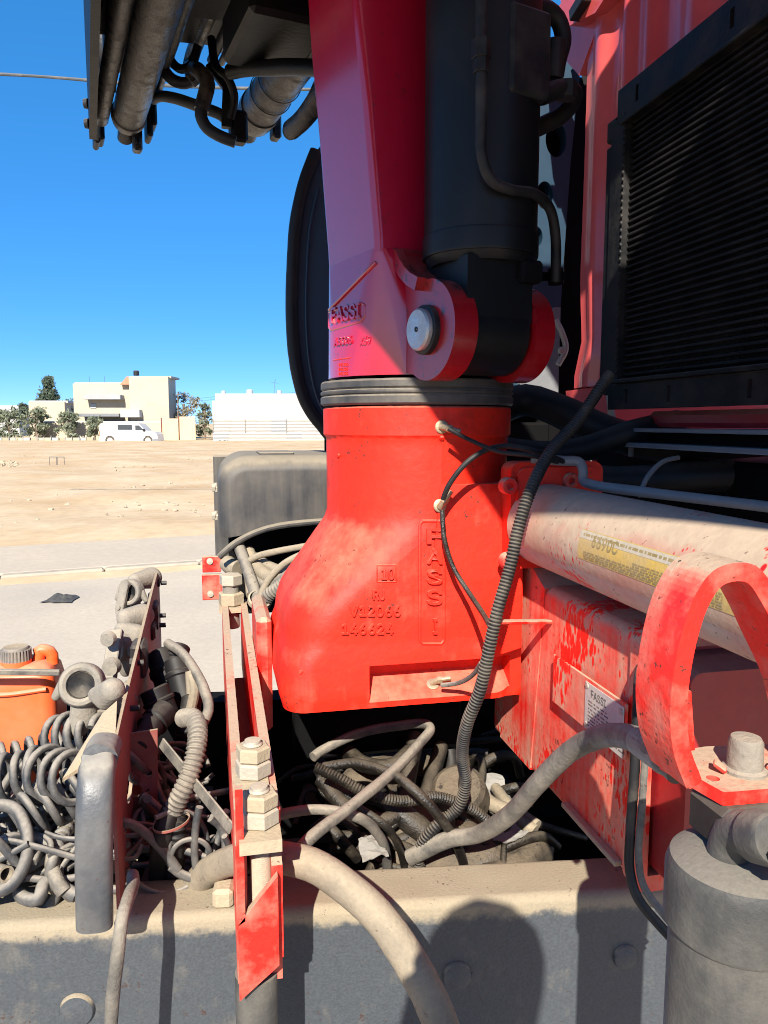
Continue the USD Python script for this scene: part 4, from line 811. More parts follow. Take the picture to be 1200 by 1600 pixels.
cabw = obj('cab_rear_wall', (V2, F), 'red_cab', truck, 40)
obj('cab_side', hull([(x, y, z) for x, y in ((1.033, 2.00), (2.6, 2.00), (2.6, 2.02), (1.07, 2.02)) for z in (1.3, 3.5)]), 'red_cab', truck, False)
obj('cab_side', box((1.14, .74, 1.3), (2.6, .76, 3.5), .004), 'red_cab', truck, False)
obj('cab_floor', box((1.14, .76, 1.2), (2.6, 2.00, 1.3), .01), 'black_metal', truck, False)
sill = obj('cab_sill', hull([S(x, y, l=1.0) + [dx, 0, 0] for dx in (0, .03) for x, y in ((884, 611), (934, 604), (934, 618), (900, 634), (885, 628))]), 'red_cab', truck, False)
obj('cab_sill', hull([S(x, y, l=.99) + [dx, 0, 0] for dx in (0, .02) for x, y in ((919, 640), (946, 606), (950, 655), (934, 654))]), 'red_cab', truck, False)
obj('cab_bracket', hull([S(x, y, l=.989) + [dx, 0, 0] for dx in (0, .005) for x, y in ((946, 606), (949, 610), (961, 655), (950, 655))]), 'zinc', truck, False)
# roof fairing above the cab corner
for pts, t0 in ((((866, 18), (905, -30), (960, -30), (905, 118), (880, 90)), .995), (((872, -10), (930, -90), (1000, -90), (930, 20), (890, 40)), .955)):
    obj('roof_fairing', hull([S(x, y, l=t0) + [dx, 0, 0] for dx in (0, .05) for x, y in pts]), 'red_cab', truck, 30)
obj('fairing_latch', bar(S(897, 26, l=.945), S(918, -8, l=.945), .03, .03), 'black_metal', truck, False)
# dark air duct panel behind the crane, with rubber edge
fo = [(494, 236), (474, 290), (462, 350), (457, 420), (456, 500), (462, 570), (476, 625), (500, 662), (530, 690), (700, 700), (840, 640), (868, 600), (880, 420), (892, 250), (905, 130), (908, 90), (890, 84), (700, 110), (560, 160)]
fp = np.array([S(x, y, t=2.42)[[0, 2]] for x, y in fo]); fpoly_ = Polygon(fp).buffer(.02).buffer(-.02)
holes = [S(x, y, t=2.42)[[0, 2]] for x, y in ((869, 218), (851, 305), (838, 370))]
for h, s in zip(holes, (1.0, .8, .6)): fpoly_ = fpoly_.difference(affinity.scale(Point(*h).buffer(.036 * s), 1, 1.5))
duct = thing('air_duct_panel', 'big dark blue panel with rubber edge standing behind the crane column', 'panel', (fp[:, 0].mean(), 2.42, fp[:, 1].min()))
obj('panel', prism(fpoly_, (0, 2.42, 0), (1, 0, 0), ez, (0, 1, 0), .05), 'fairing_blue', duct, 40)
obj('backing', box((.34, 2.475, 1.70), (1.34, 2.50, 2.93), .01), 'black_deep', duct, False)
obj('rubber_edge', tube(np.array([S(x, y, t=2.40) for x, y in fo[:10]]), .019, 12), 'rubber_black', duct)
obj('edge_lip', tube(np.array([S(x + 22, y + 4, t=2.405) for x, y in fo[1:8]]), .004, 8), 'fairing_blue', duct)
obj('hinge', cat(lathe_hex(S(904, 88, t=2.38), (0, -1, 0), .022, .02), bar(S(904, 80, t=2.39), S(918, 130, t=2.39), .03, .01)), 'zinc', duct)
obj('lower_trim', hull([S(x, y, t=2.40) + [0, dy, 0] for dy in (0, .02) for x, y in ((812, 600), (834, 575), (858, 545), (866, 480), (876, 480), (872, 625), (830, 615))]), 'trim_grey', duct, 30)
obj('trim_bracket', cat(tube(A((868, 500, 2.37), (878, 520, 2.36), (884, 545, 2.36), (872, 570, 2.36)), .010, 10), lathe_hex(S(876, 548, t=2.35), (0, -1, 0), .012, .015)), 'zinc', duct)
# black cover beside the crane at the far side
tk = thing('hose_cover', 'dusty black plastic cover with rolled rim left of the crane base', 'cover', S(420, 860, t=2.2))
tx0, tx1 = S(338, 712, t=2.18)[0], .42; tz1 = S(420, 710, t=2.25)[2]; tz0 = S(345, 862, t=2.18)[2]
prf = Polygon([(tx0, tz0 - .02), (tx0, tz1), (tx1, tz1), (tx1, tz0 + .10), (tx0 + .17, tz0 + .085), (tx0 + .06, tz0 + .03)]).buffer(-.006).buffer(.006)
top = Polygon([(tx0, tz0 - .02), (tx0, tz1), (tx1, tz1), (tx1, tz0)]).buffer(-.085).buffer(.085)
def ringpts(poly, y, off): return [(q.x, y, q.y) for q in (poly.buffer(-off).exterior.interpolate(u, normalized=True) for u in np.linspace(0, 1, 120, endpoint=False))]
body_ = man(loft([ringpts(top, y, off) for y, off in ((2.16, .045), (2.164, .028), (2.174, .013), (2.192, .003), (2.21, 0), (2.56, 0), (2.60, .02))]))
cut = hull([(x, y, z) for y in (2.1, 2.52) for x, z in ((tx0 - .3, tz0 - .3), (tx0 - .3, tz0 - .02), (tx0 + .012, tz0 - .004), (tx0 + .045, tz0 + .024), (tx0 + .14, tz0 + .062), (tx1 + .1, tz0 + .085), (tx1 + .1, tz0 - .3))])
body_ = body_ - cut
obj('shell', body_, 'tank_plastic', tk, 30)
obj('rolled_rim', tube(np.array([(tx0 + .002, 2.165, tz0 - .012), (tx0 + .014, 2.16, tz0 + .0), (tx0 + .048, 2.158, tz0 + .028), (tx0 + .14, 2.158, tz0 + .066), (tx1, 2.158, tz0 + .088)]), .009, 10), 'tank_plastic', tk)
obj('shade_backing', box((tx0 + .03, 2.45, tz0 - .25), (tx1 - .02, 2.47, tz0 + .16), .004), 'black_deep', tk, False)  # added black sheet standing in for the shade under the cover
obj('top_step', box((tx0 + .12, 2.23, tz1 - .002), (tx0 + .22, 2.40, tz1 + .007), .003), 'tank_plastic', tk, False)
obj('back_panel', box((tx0 - .012, 2.60, tz0 - .10), (tx1, 2.62, tz1 - .015), .006), 'tank_plastic', tk, False)
for y in (762, 806):
    c = S(331, y, t=2.3); cl = obj('clamp_bolt', cat(rod(c, c + [.05, 0, 0], .006, 8), lathe_hex(c, (1, 0, 0), .012, .01), rod(c + [.012, 0, -.012], c + [.012, 0, .014], .006, 8)), 'zinc', tk)
# red bracket plate at the far corner
rb_ = thing('marker_bracket', 'small red bracket plate with bolt holes left of the black cover', 'bracket', S(330, 900, t=2.3))
for x0, y0, x1, y1 in ((316.5, 868, 345, 894), (316.5, 896, 347, 937)):
    p, q = S(x0, y1, t=2.3), S(x1, y0, t=2.3); obj('plate', box((p[0], 2.29, p[2]), (q[0], 2.305, q[2]), .002), 'red_worn', rb_, False)
for x, y in ((328, 877), (329, 928)): obj('bolt', lathe(S(x, y, t=2.29), (0, -1, 0), [(.010, 0), (.009, .005), (0, .006)], 14), 'zinc', rb_)

# ------------------------------------------------------------------ oil cooler on its shelf
rl = .931
def RC(x, y): return S(x, y, l=rl)
c0, c1 = RC(975, 170), RC(942, 610)
tF = 1.735; zt, zb = 2.50, 1.885; tN = .62
cool = thing('oil_cooler', 'black finned oil cooler in a slotted frame at the right', 'oil cooler', (rl + .03, 1.2, zb))
obj('core_back', box((rl + .041, tN, zb), (rl + .046, tF - .05, zt), .002), 'black_deep', cool, False)
nf = 42
for k in range(nf):
    z = zb + .012 + (zt - zb - .024) * k / (nf - 1)
    obj('fin', box((rl + .004, tN, z - .0028), (rl + .04, tF - .055, z + .0028), .001), 'fin_black', cool, False)
vs = []
for t in np.arange(tN, tF - .06, .0065): vs.append(box((rl + .016, t - .0007, zb), (rl + .04, t + .0007, zt), .0002))
tag(obj('fin_webs', cat(*vs), 'fin_black', cool, False), kind='stuff')
obj('frame_side', box((rl - .012, tF - .062, zb - .02), (rl + .047, tF + .0, zt - .005), .004), 'frame_black', cool, False)
sd = obj('frame_side', box((rl - .004, tF + .002, zb + .01), (rl + .047, tF + .035, zt - .05), .004), 'frame_black', cool, False)
obj('frame_seam', cat(*[lathe((rl - .012, tF - .064, z), (-1, 0, 0), [(.0045, 0), (.003, .003), (0, .0035)], 8) for z in np.arange(zb, zt, .016)]), 'frame_black', cool)
def slot_bar(z0, z1, slots):
    m = man(VF(box((rl - .014, tN, z0), (rl - .002, tF - .03, z1), .002)))
    for t in slots: m = m - hull([(x, t + a_, (z0 + z1) / 2 + b_) for x in (rl - .03, rl + .02) for a_ in (-.006, .006) for b_ in (-.017, .017)])
    return m
obj('frame_top', slot_bar(zt - .02, zt + .055, (1.62, 1.30, .95)), 'frame_black', cool, False)
obj('frame_top', box((rl - .02, tN, zt - .028), (rl + .047, tF - .05, zt - .0205), .002), 'frame_black', cool, False)
obj('frame_bottom', slot_bar(zb - .055, zb + .004, (1.62, 1.45, 1.2, .95)), 'frame_black', cool, False)
obj('frame_bottom', box((rl - .03, tN, zb + .005), (rl + .047, tF - .062, zb + .014), .002), 'frame_black', cool, False)
obj('corner_tab', box((rl - .01, tF - .02, zt - .045), (rl + .045, tF + .025, zt + .004), .004), 'frame_black', cool, False)
sh = thing('cooler_shelf', 'dusty angle iron shelf carrying the oil cooler', 'shelf', (rl, 1.2, 1.75))
z1_, z2_ = RC(970, 670)[2], RC(970, 692)[2]
obj('mount_block', box((rl + .03, tN, z1_ + .004), (rl + .10, 1.60, zb - .06), .01), 'red_dark', sh, False)
obj('upper_flange', box((rl - .02, tN, z1_ - .006), (rl + .14, 1.66, z1_ + .002), .002), 'trim_grey', sh, False)
obj('lower_flange', box((rl - .03, tN, z2_ - .007), (rl + .14, 1.66, z2_ + .003), .002), 'trim_grey', sh, False)
obj('spacer', box((rl + .02, tN, z2_ + .004), (rl + .13, 1.63, z1_ - .007), .002), 'black_deep', sh, False)
b_ = S(974, 700, l=rl); obj('shelf_bolt', cat(lathe_hex(b_ + [.02, 0, .02], (0, 0, -1), .011, .014), rod(b_ + [.02, 0, .01], b_ + [.02, 0, -.02], .006, 10)), 'trim_grey', sh)
obj('shelf_post', box((rl + .02, .95, 1.30), (rl + .10, 1.03, z2_ - .008), .006), 'trim_grey', sh, False)
# dark clutter between the cooler and the flange
obj('black_backing', box((.40, 2.43, 1.1), (1.10, 2.46, 1.80), .01), 'black_deep', truck, False)  # added black sheet for the darkness behind the hoses
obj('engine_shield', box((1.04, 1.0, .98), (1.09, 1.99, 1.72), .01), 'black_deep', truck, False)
for lab, pts, r in (('thick black hose running right under the cooler, upper of two', ((770, 640, 1.85), (820, 625, 1.85), (870, 640, 1.8), (930, 668, 1.75), (1000, 690, 1.7), (1100, 700, 1.6), (1260, 705, 1.5)), .042),
                    ('thick black hose low behind the cross tube', ((770, 700, 1.75), (850, 708, 1.7), (920, 700, 1.65), (980, 678, 1.6), (1060, 660, 1.6)), .030),
                    ('black hose behind the rigid pipe at the right', ((880, 745, 1.6), (960, 752, 1.55), (1100, 745, 1.45), (1260, 735, 1.35)), .035)):
    solo('engine_hose', tube(A(*pts), r, 14), 'rubber_black', lab, 'hose')
solo('rigid_pipe', tube(A((830, 716, 1.36), (880, 720, 1.34), (905, 722, 1.33), (911, 735, 1.32), (911, 750, 1.32), (925, 757, 1.30), (1000, 768, 1.24), (1100, 780, 1.17), (1200, 792, 1.10), (1320, 806, 1.02)), .0095, 12), 'trim_grey', 'bent grey metal pipe running above the dusty cross tube', 'pipe')
solo('thin_pipe', tube(A((998, 775, 1.34), (1012, 745, 1.36), (1035, 722, 1.38), (1060, 715, 1.4)), .005, 8), 'trim_grey', 'thin grey line rising behind the bent metal pipe', 'pipe')

# ------------------------------------------------------------------ clamp beam across the chassis
cb = thing('clamp_beam', 'pair of dusty red clamp plates across the chassis with big nuts', 'clamp', (.04, 1.05, .8))
def cplate(px_near, px_far, w, name='side_plate'):
    nl = S(px_near, 1300, t=1.05)[0]; fl_ = S(px_far, 928, t=2.15)[0]; zn, zf = 1.262, S(360, 932, t=2.15)[2] - .01
    P = [(l + dx, t, z) for l, t, za, zb2 in ((nl, 1.035, zn, 1.0), (fl_, 2.15, zf, 1.12)) for dx in (0, w) for z in (za, zb2)]
    return obj(name, hull(P), 'red_worn', cb, False), nl
_, nlA = cplate(366, 346, .0165); _, nlB = cplate(419, 375, .0165)
tF_ = 1.035
lA, lB = nlA, nlB + .0165
zt_ = 1.262
# near end: plates carried down in front of the rail, with a closing web
yA = 1.06
obj('end_plate', hull([(lA + dx, t, z) for dx in (0, .015) for t, z in ((1.01, 1.225), (1.035, 1.225), (1.10, .98), (1.10, 1.225), (1.012, 1.02), (1.07, 1.0))]), 'red_worn', cb, False)
obj('end_plate', hull([(lB - .015 + dx, t, z) for dx in (0, .015) for t, z in ((1.01, 1.19), (1.10, 1.225), (1.10, 1.04), (1.012, 1.05), (1.07, 1.03))]), 'red_worn', cb, False)
zw1 = S(400, 1402, t=1.0)[2]; zwl = S(378, 1560, t=1.0)[2]; zwr = S(434, 1505, t=1.0)[2]
lwL, lwR = S(372, 1450, t=1.0)[0], S(435, 1450, t=1.0)[0]
obj('front_web', hull([(x, t, z) for t in (.995, 1.008) for x, z in ((lwL, zw1 - .035), (lwL, zwl), (lwR, zwr), (lwR, zw1 + .03))]), 'red_worn', cb, False)
obj('front_web', hull([(x, t, z) for t in (.995, 1.008) for x, z in ((lwL, zw1 + .16), (lwL, zw1 - .036), (lwL + .010, zw1 - .03), (lwL + .010, zw1 + .16))]), 'red_worn', cb, False)
zp = S(403, 1300, t=1.01)[2]
w1 = obj('clamp_washer', hull([(x, t, z) for x in (lwL + .004, lwR + .006) for t in (.985, 1.075) for z in (zp - .018, zp)]), 'tan_dusty', cb, False)
zp2 = zp + .028
obj('clamp_washer', hull([(x, t, z) for x in (lwL + .002, lwR - .004) for t in (1.08, 1.16) for z in (zp2 - .018, zp2)]), 'tan_dusty', cb, False)
for c, k in ((np.array([(lwL + lwR) / 2 + .006, 1.032, zp]), 0), (np.array([(lwL + lwR) / 2 + .002, 1.125, zp2]), 1)):
    st_ = obj('threaded_stud', lathe(c - ez * .12, ez, sum([[(.0122, h), (.0148, h + .0015)] for h in np.arange(0, .17, .003)], [(0, 0)]) + [(.0125, .172), (.012, .176), (0, .177)], 20), 'zinc', cb, 20)
    obj('nut', lathe_hex(c + ez * .001, ez, .0275, .024), 'zinc', st_, False)
    obj('nut', lathe_hex(c + ez * .026, ez + np.array([.02, 0, 0]), .0262, .022), 'tan_dusty', st_, False)
# dark foot of the stud below the web and far end nut
obj('stud_sleeve', lathe(((lwL + lwR) / 2 - .002, 1.045, .70), ez, [(0, 0), (.030, 0), (.031, .004), (.031, .31), (0, .312)], 32), 'leg_grey', cb)
fc = S(361, 925, t=2.12); st_ = obj('threaded_stud', ring_rod(fc - ez * .1, fc + ez * .045, .022, 20), 'grey_dusty', cb)
obj('nut', lathe_hex(fc - ez * .035, ez, .036, .035), 'tan_dusty', st_, False); obj('nut', lathe_hex(fc + ez * .02, ez, .032, .03), 'zinc', st_, False)
obj('end_bridge', hull([(S(342, 935, t=2.12)[0] + dx, t, fc[2] + dz) for dx in (0, .07) for t in (2.08, 2.155) for dz in (-.05, -.036)]), 'tan_dusty', cb, False)
obj('cross_block', hull([(x, t, z) for x in (.018, .055) for t in (1.55, 2.0) for z in (1.02, 1.13)]), 'red_dark', cb, False)

# ------------------------------------------------------------------ air couplings, jerrycan, coiled lines at the left
pll = -.171
ac = thing('coupling_bracket', 'brown red plate seen edge on carrying dusty grey air couplings', 'bracket', (pll, 1.7, 1.0))
def PP(x, y): q = S(x, y, l=pll); return (q[1], q[2])
pout = Polygon([(1.22, 1.02), (1.22, 1.284), (1.36, 1.304), (2.05, 1.375), (2.2, 1.387), (2.235, 1.36), (2.235, 1.02)])
for x, y, rx in ((203, 1228, .045), (229, 1206, .022), (197, 1290, .02)):
    q = PP(x, y); pout = pout.difference(affinity.scale(Point(*q).buffer(rx), 1, .55))
obj('plate', prism(pout, (pll - .006, 0, 0), (0, 1, 0), ez, (1, 0, 0), .006), 'brown_red', ac, False)
obj('plate_flange', hull([S(x, y, t=1.425) + [0, dy, 0] for dy in (0, .006) for x, y in ((244, 1252), (226, 1268), (208, 1285), (196, 1320), (190, 1370), (191, 1398), (215, 1345))]), 'tan_dusty', ac, False)
gq = [(180, 1150), (246, 1140), (246, 1262), (236, 1284), (214, 1340), (194, 1392), (178, 1400)]
gm_ = hull([S(x, y, t=1.44) + [0, dy, 0] for dy in (0, .006) for x, y in gq])
for x, y, rx, rz in ((205, 1232, .030, .014), (230, 1207, .013, .008), (231, 1236, .004, .004)):
    c = S(x, y, t=1.44); gm_ = gm_ - man(prism(affinity.rotate(affinity.scale(Point(c[0], c[2]).buffer(1), rx * .75, rz), -35), (0, 1.40, 0), (1, 0, 0), ez, (0, 1, 0), .1))
obj('gusset_plate', gm_, 'brown_red', ac, False)
for x, y, w, h, t in ((240, 958, 15, 32, 2.02), (218, 1028, 22, 52, 1.68), (237, 985, 14, 22, 1.95)):
    c = S(x, y, t=t); obj('socket_box', fbox(c, (1, 0, 0), (0, 1, 0), ez, (w * t / FOC, .07, h * t / FOC), .006), 'black_metal', ac, False)
for x, y, t in ((251, 911, 2.18), (249, 962, 2.0), (249, 977, 1.98), (204, 1107, 1.45), (212, 1036, 1.6)):
    c = S(x, y, t=t); obj('bolt', cat(lathe_hex(c - [.012, 0, 0], (1, 0, 0), .012, .010), rod(c, c + [.016, 0, 0], .006, 8)), 'black_metal', ac)
def blob(pts, r, n=ico2): return hull(np.vstack([np.array(n.vertices) * (r if np.isscalar(r) else r[k]) + p for k, p in enumerate(pts)]))
def coupling(c, ax, R, k, arm):
    ax = unit(ax); u = unit(np.cross(ax, ez)); w = np.cross(u, ax)
    base_ = np.array([pll - .004, c[1] + .05, c[2] - R]); mid = c - ax * R * .8 - w * R * 1.3
    b = obj('coupling_body', cat(blob([c - ax * R * .5 - w * R * .8, mid, c - ax * R * .9 - w * R * 2.0 + u * R * .3], [R * .6, R * .62, R * .45]), tube([mid, mid * .5 + base_ * .5 - [0, 0, R * .3], base_], R * .42, 14), ring_rod(base_ - [.018, 0, 0], base_, R * .62, 20)), 'grey_dusty', ac, 40)
    obj('coupling_ring', lathe(c, ax, [(R * .62, -R * .5), (R, -R * .5), (R * 1.05, -R * .35), (R * 1.05, R * .2), (R * .95, R * .35), (R * .8, R * .38), (R * .66, R * .3), (R * .62, 0)], 36), 'grey_dusty', b)
    obj('coupling_seal', lathe(c, ax, [(R * .66, R * .1), (R * .6, R * .16), (R * .4, R * .02), (0, -R * .1), (0, -R * .4), (R * .62, -R * .4)], 30), 'rubber', b)
    for sg in (-1, 1): obj('coupling_ear', blob([c + u * sg * R * .9 - ax * R * .2, c + u * sg * R * 1.25 - w * R * .5 - ax * R * .3], [R * .3, R * .2], ico), 'grey_dusty', b, 40)
    if arm:
        obj('locking_arm', cat(hull(np.vstack([VF(bar(c + u * R * .2 + w * R * .6 + ax * R * .5, c + u * R * .3 - w * R * 1.4 + ax * R * .75, R * .7, R * .28, ax))[0], VF(bar(c + u * R * .3 - w * R * 1.4 + ax * R * .75, c + u * R * .2 - w * R * 2.6 + ax * R * .5, R * .4, R * .2, ax))[0]])), lathe(c + u * R * .2 + w * R * .6 + ax * R * .35, ax, [(0, .3 * R), (R * .34, .3 * R), (R * .4, 0), (0, 0)], 18), ring_rod(c + u * R * .28 - w * R * 1.2 + ax * R * .6, c + u * R * .28 - w * R * 1.2 + ax * R * 1.0, R * .16, 12)), 'grey_dusty', b, 30)
to = -FH
coupling(S(203, 926, t=2.08), to + cr * -.25 + ez * .25, .034, 0, True)
coupling(S(186, 1012, t=1.78), to + cr * -.7 + ez * .1, .030, 1, True)
coupling(S(128, 1070, t=1.50), to + cr * .12 + ez * .35, .040, 2, False)
for m_ in (bar(S(182, 985, t=1.74), S(170, 1062, t=1.66), .03, .016, FH), lathe(S(176, 1040, t=1.62), to, [(0, .02), (.016, .02), (.019, 0), (0, 0)], 18), lathe(S(170, 998, t=1.68), to, [(0, .012), (.014, .012), (.018, 0), (0, 0)], 18)): obj('coupling_arm', m_, 'grey_dusty', ac, 30)
for m_ in (blob([S(212, 908, t=2.15), S(236, 903, t=2.2)], [.022, .03]), blob([S(198, 966, t=1.92), S(222, 962, t=1.95)], [.024, .03]), blob([S(192, 985, t=1.86), S(212, 992, t=1.86)], [.02, .026]), blob([S(150, 1085, t=1.46), S(165, 1092, t=1.44), S(176, 1078, t=1.42)], [.014, .02, .022])): obj('coupling_arm', m_, 'grey_dusty', ac, 30)
# black connectors and lines behind the plate
cn = thing('connector_cluster', 'cluster of black plugs and sleeves right of the brown plate', 'connectors', S(265, 1080, t=1.7))
for (x0, y0, t0), (x1, y1, t1), r in (((252, 1020, 1.8), (276, 1100, 1.72), .035), ((276, 1030, 1.75), (290, 1095, 1.7), .03), ((240, 1075, 1.62), (262, 1130, 1.6), .03), ((280, 1010, 1.8), (268, 1060, 1.75), .026), ((230, 1140, 1.5), (260, 1110, 1.55), .026), ((300, 1090, 1.65), (290, 1150, 1.6), .022), ((215, 1170, 1.45), (240, 1130, 1.5), .022)):
    p, q = S(x0, y0, t=t0), S(x1, y1, t=t1); obj('plug', cat(ring_rod(p, q, r, 18), ring_rod(p + (q - p) * .3, p + (q - p) * .45, r * 1.12, 18)), 'rubber_black', cn)
solo('sleeved_line', tube(A((262, 1005, 1.75), (284, 1020, 1.68), (303, 1045, 1.62), (320, 1080, 1.56), (326, 1108, 1.53), (316, 1132, 1.52), (300, 1150, 1.56)), .0105, 12), 'hose_grey', 'pale dusty line arching down right of the black plugs', 'line')
solo('sleeved_line', cat(tube(A((298, 1050, 1.62), (304, 1075, 1.6), (298, 1110, 1.6)), .011, 10), rod(S(299, 1050, t=1.62), S(298, 1085, t=1.6), .013, 12, .009)), 'hose_tan', 'short tan sleeve inside the arching dusty line', 'line')
solo('corrugated_pipe', tube(A((286, 1122, 1.46), (302, 1122, 1.42), (309, 1140, 1.38), (307, 1168, 1.35), (298, 1205, 1.33), (284, 1238, 1.32), (272, 1262, 1.32), (264, 1280, 1.32)), .0165, 16, ribs=.0085, depth=.09), 'hose_grey', 'pale corrugated pipe bending down beside the brown plate', 'pipe')
solo('corrugated_pipe', tube(A((278, 1262, 1.34), (276, 1300, 1.31), (274, 1345, 1.34), (272, 1425, 1.37)), .0155, 14, ribs=.0075, depth=.08), 'rubber_black', 'black corrugated pipe hanging behind the chassis rail edge', 'pipe')
solo('black_tube', tube(A((268, 1262, 1.33), (255, 1300, 1.30), (248, 1345, 1.34), (247, 1425, 1.37)), .017, 14), 'rubber_black', 'smooth black tube beside the hanging corrugated pipe', 'tube')
solo('flat_strip', bar(S(252, 1160, t=1.42), S(362, 1296, t=1.22), .020, .004, FH), 'hose_grey', 'flat grey strip slanting from the plate down to the clamp', 'strip', smooth=False)
solo('cable_tie', lathe(S(268, 1285, t=1.30), ez * 1.0 + cr * -.2, [(.030, -.002), (.032, -.002), (.032, .002), (.030, .002)], 26), 'brown_red', 'thin tie round the two black pipes', 'tie')
# rounded plastic guard standing on the rail
gp_ = spline(A((148, 1446, 1.125), (147, 1380, 1.115), (147, 1300, 1.115), (149, 1235, 1.13), (152, 1200, 1.15), (158, 1180, 1.20), (164, 1168, 1.25)), 10)
hw = .026; gpr = [(hw * math.cos(a_) if abs(math.cos(a_)) < 1 else hw, .012 * math.sin(a_)) for a_ in np.arange(40) * 2 * np.pi / 40]
gpr = [(np.sign(c) * abs(c / hw) ** .7 * hw, np.sign(d_) * abs(d_ / .012) ** .8 * (.024 if d_ < 0 else .016)) for c, d_ in gpr]
gd = thing('rubber_guard', 'rounded dusty black guard standing on the chassis rail at the left', 'guard', S(148, 1440, t=1.12))
obj('guard_strip', sweep(resample(gp_, .01)[0], gpr, up=np.array([0, -1.0, 0])), 'guard_plastic', gd, 50)
obj('tan_flap', hull([S(x, y, t=t) + [0, 0, dz] for dz in (0, .006) for x, y, t in ((183, 1100, 1.36), (160, 1120, 1.34), (140, 1165, 1.28), (120, 1195, 1.22), (98, 1222, 1.2), (180, 1170, 1.25))]), 'tan_dusty', gd, 30)
# jerrycan
jx0, jx1 = S(-62, 1100, t=1.72)[0], S(87, 1100, t=1.72)[0]; jz1 = S(40, 1036, t=1.76)[2]; jz0 = .99
jc = thing('jerrycan', 'orange red plastic jerrycan with grey screw cap at the left edge', 'jerrycan', ((jx0 + jx1) / 2, 1.78, jz0))
jr = []
for z, off in ((jz0, .012), (jz0 + .012, 0), (jz1 - .05, 0), (jz1 - .02, .006), (jz1 - .008, .016), (jz1, .034)):
    jr.append([(x, y, z) for x, y in rrect(jx0 + off, jx1 - off, 1.71 + off, 1.86 - off, .028, 8)])
jb = obj('body', loft(jr), 'can_red', jc, 40)
jcap = S(26, 1040, t=1.765); jcap[2] = jz1 - .004
obj('neck', lathe(jcap, ez, [(.0, 0), (.031, 0), (.031, .012), (0, .012)], 28), 'can_red', jc)
cp = []
for k in range(28): a_ = k * 2 * np.pi / 28; p = jcap + np.array([math.cos(a_), math.sin(a_), 0]) * .0295; cp.append(rod(p + ez * .012, p + ez * .036, .0022, 6))
obj('cap', cat(lathe(jcap, ez, [(0, .010), (.029, .010), (.030, .013), (.0285, .036), (.025, .041), (.020, .040), (0, .039)], 36), *cp), 'cap_grey', jc)
obj('handle', tube([(jx1 - .015, 1.785, jz1 - .012), (jx1 - .018, 1.785, jz1 + .014), (jx1 - .045, 1.785, jz1 + .022), (jcap[0] + .045, 1.785, jz1 + .018), (jcap[0] + .038, 1.785, jz1 - .006)], .013, 12), 'can_red', jc)
obj('side_groove', tube([(jx0 + .02, 1.708, jz1 - .045), ((jx0 + jx1) / 2, 1.706, jz1 - .05), (jx1 - .015, 1.708, jz1 - .045)], .005, 8), 'can_red', jb)
solo('lashing_bar', bar(S(-60, 1049, t=1.66), S(94, 1051, t=1.66), .012, .012), 'hose_grey', 'grey bar across the top of the orange red jerrycan', 'bar', smooth=False)
dk = thing('catwalk', 'dark plate deck under the pile of coiled lines', 'deck', (-.6, 1.6, .97))
obj('deck_plate', box((-1.4, 1.36, .955), (-.185, 2.02, .966), .003), 'black_metal', dk, False)
obj('deck_edge', box((-1.4, 1.352, .90), (-.185, 1.359, .966), .002), 'black_metal', dk, False)
def helix(c, axis, R, turns, pitch, r, ph=0, tail=None):
    axis = unit(axis); u = unit(np.cross(axis, [.1, .2, 1])); w = np.cross(axis, u); n = int(turns * 22)
    s_ = np.linspace(0, turns, n); a_ = s_ * 2 * np.pi + ph; jit = 1 + .16 * (meshkit.noise(np.stack([s_ * 1.3, s_ * 0 + c[0] * 50, s_ * 0], 1)) - .5) * 2
    P = c + axis * ((s_ - turns / 2) * pitch)[:, None] + (u * np.cos(a_)[:, None] + w * np.sin(a_)[:, None]) * (R * jit)[:, None]
    P[:, 2] = np.maximum(P[:, 2], .978 + r)
    return sweep(P, circ(r, 10))
G = 'coiled air lines piled behind the chassis rail'
for lab, x, y, t, ax, R, turns, pitch, r in (
    ('tight dusty coil standing directly below the jerrycan', 40, 1185, 1.60, (1, .25, .05), .036, 6, .026, .0072),
    ('coil of grey air line below the large coupling ring', 122, 1150, 1.52, (.8, -.5, .2), .038, 4.5, .026, .0074),
    ('loose coil with two open loops beside the black guard', 95, 1212, 1.42, (.7, -.65, .15), .044, 3.6, .032, .0072),
    ('coil lying at the left picture edge above the big loop', 8, 1215, 1.48, (1, -.2, .1), .042, 5, .028, .0074),
    ('coil half buried in the middle of the pile', 70, 1265, 1.40, (.9, .4, .3), .040, 5, .026, .0072),
    ('coil tucked behind the black guard', 165, 1215, 1.45, (.75, .3, .5), .040, 5, .026, .0072)):
    solo('coiled_line', helix(S(x, y, t=t), ax, R, turns, pitch, r, ph=x), 'hose_coil', lab, 'coiled line', G, smooth=60)
solo('big_hose_loop', tube(A((-60, 1330, 1.40), (0, 1345, 1.33), (-12, 1262, 1.36), (20, 1262, 1.36), (42, 1300, 1.32), (40, 1345, 1.29), (15, 1385, 1.27), (-40, 1400, 1.26)), .0105, 12), 'hose_coil', 'large grey hose loop at the left edge above the rail', 'hose')
solo('taped_hose', tube(A((108, 1285, 1.42), (98, 1305, 1.38), (86, 1325, 1.34), (80, 1350, 1.31), (88, 1378, 1.28), (100, 1395, 1.27)), .0125, 12, wob=.004), 'hose_grey', 'grey hose wrapped in pale tape left of the black guard', 'hose')
solo('tape_wrap', cat(*[lathe(S(x, y, t=t), unit(S(86, 1325, t=1.34) - S(108, 1285, t=1.42)), [(.0135, -.007), (.0152, -.004), (.0145, .004), (.0135, .007)], 16) for x, y, t in ((106, 1288, 1.415), (101, 1298, 1.395), (96, 1308, 1.375), (91, 1316, 1.357), (86, 1326, 1.338), (83, 1336, 1.326))]), 'paper', 'pale tape wound round the grey hose', 'tape')
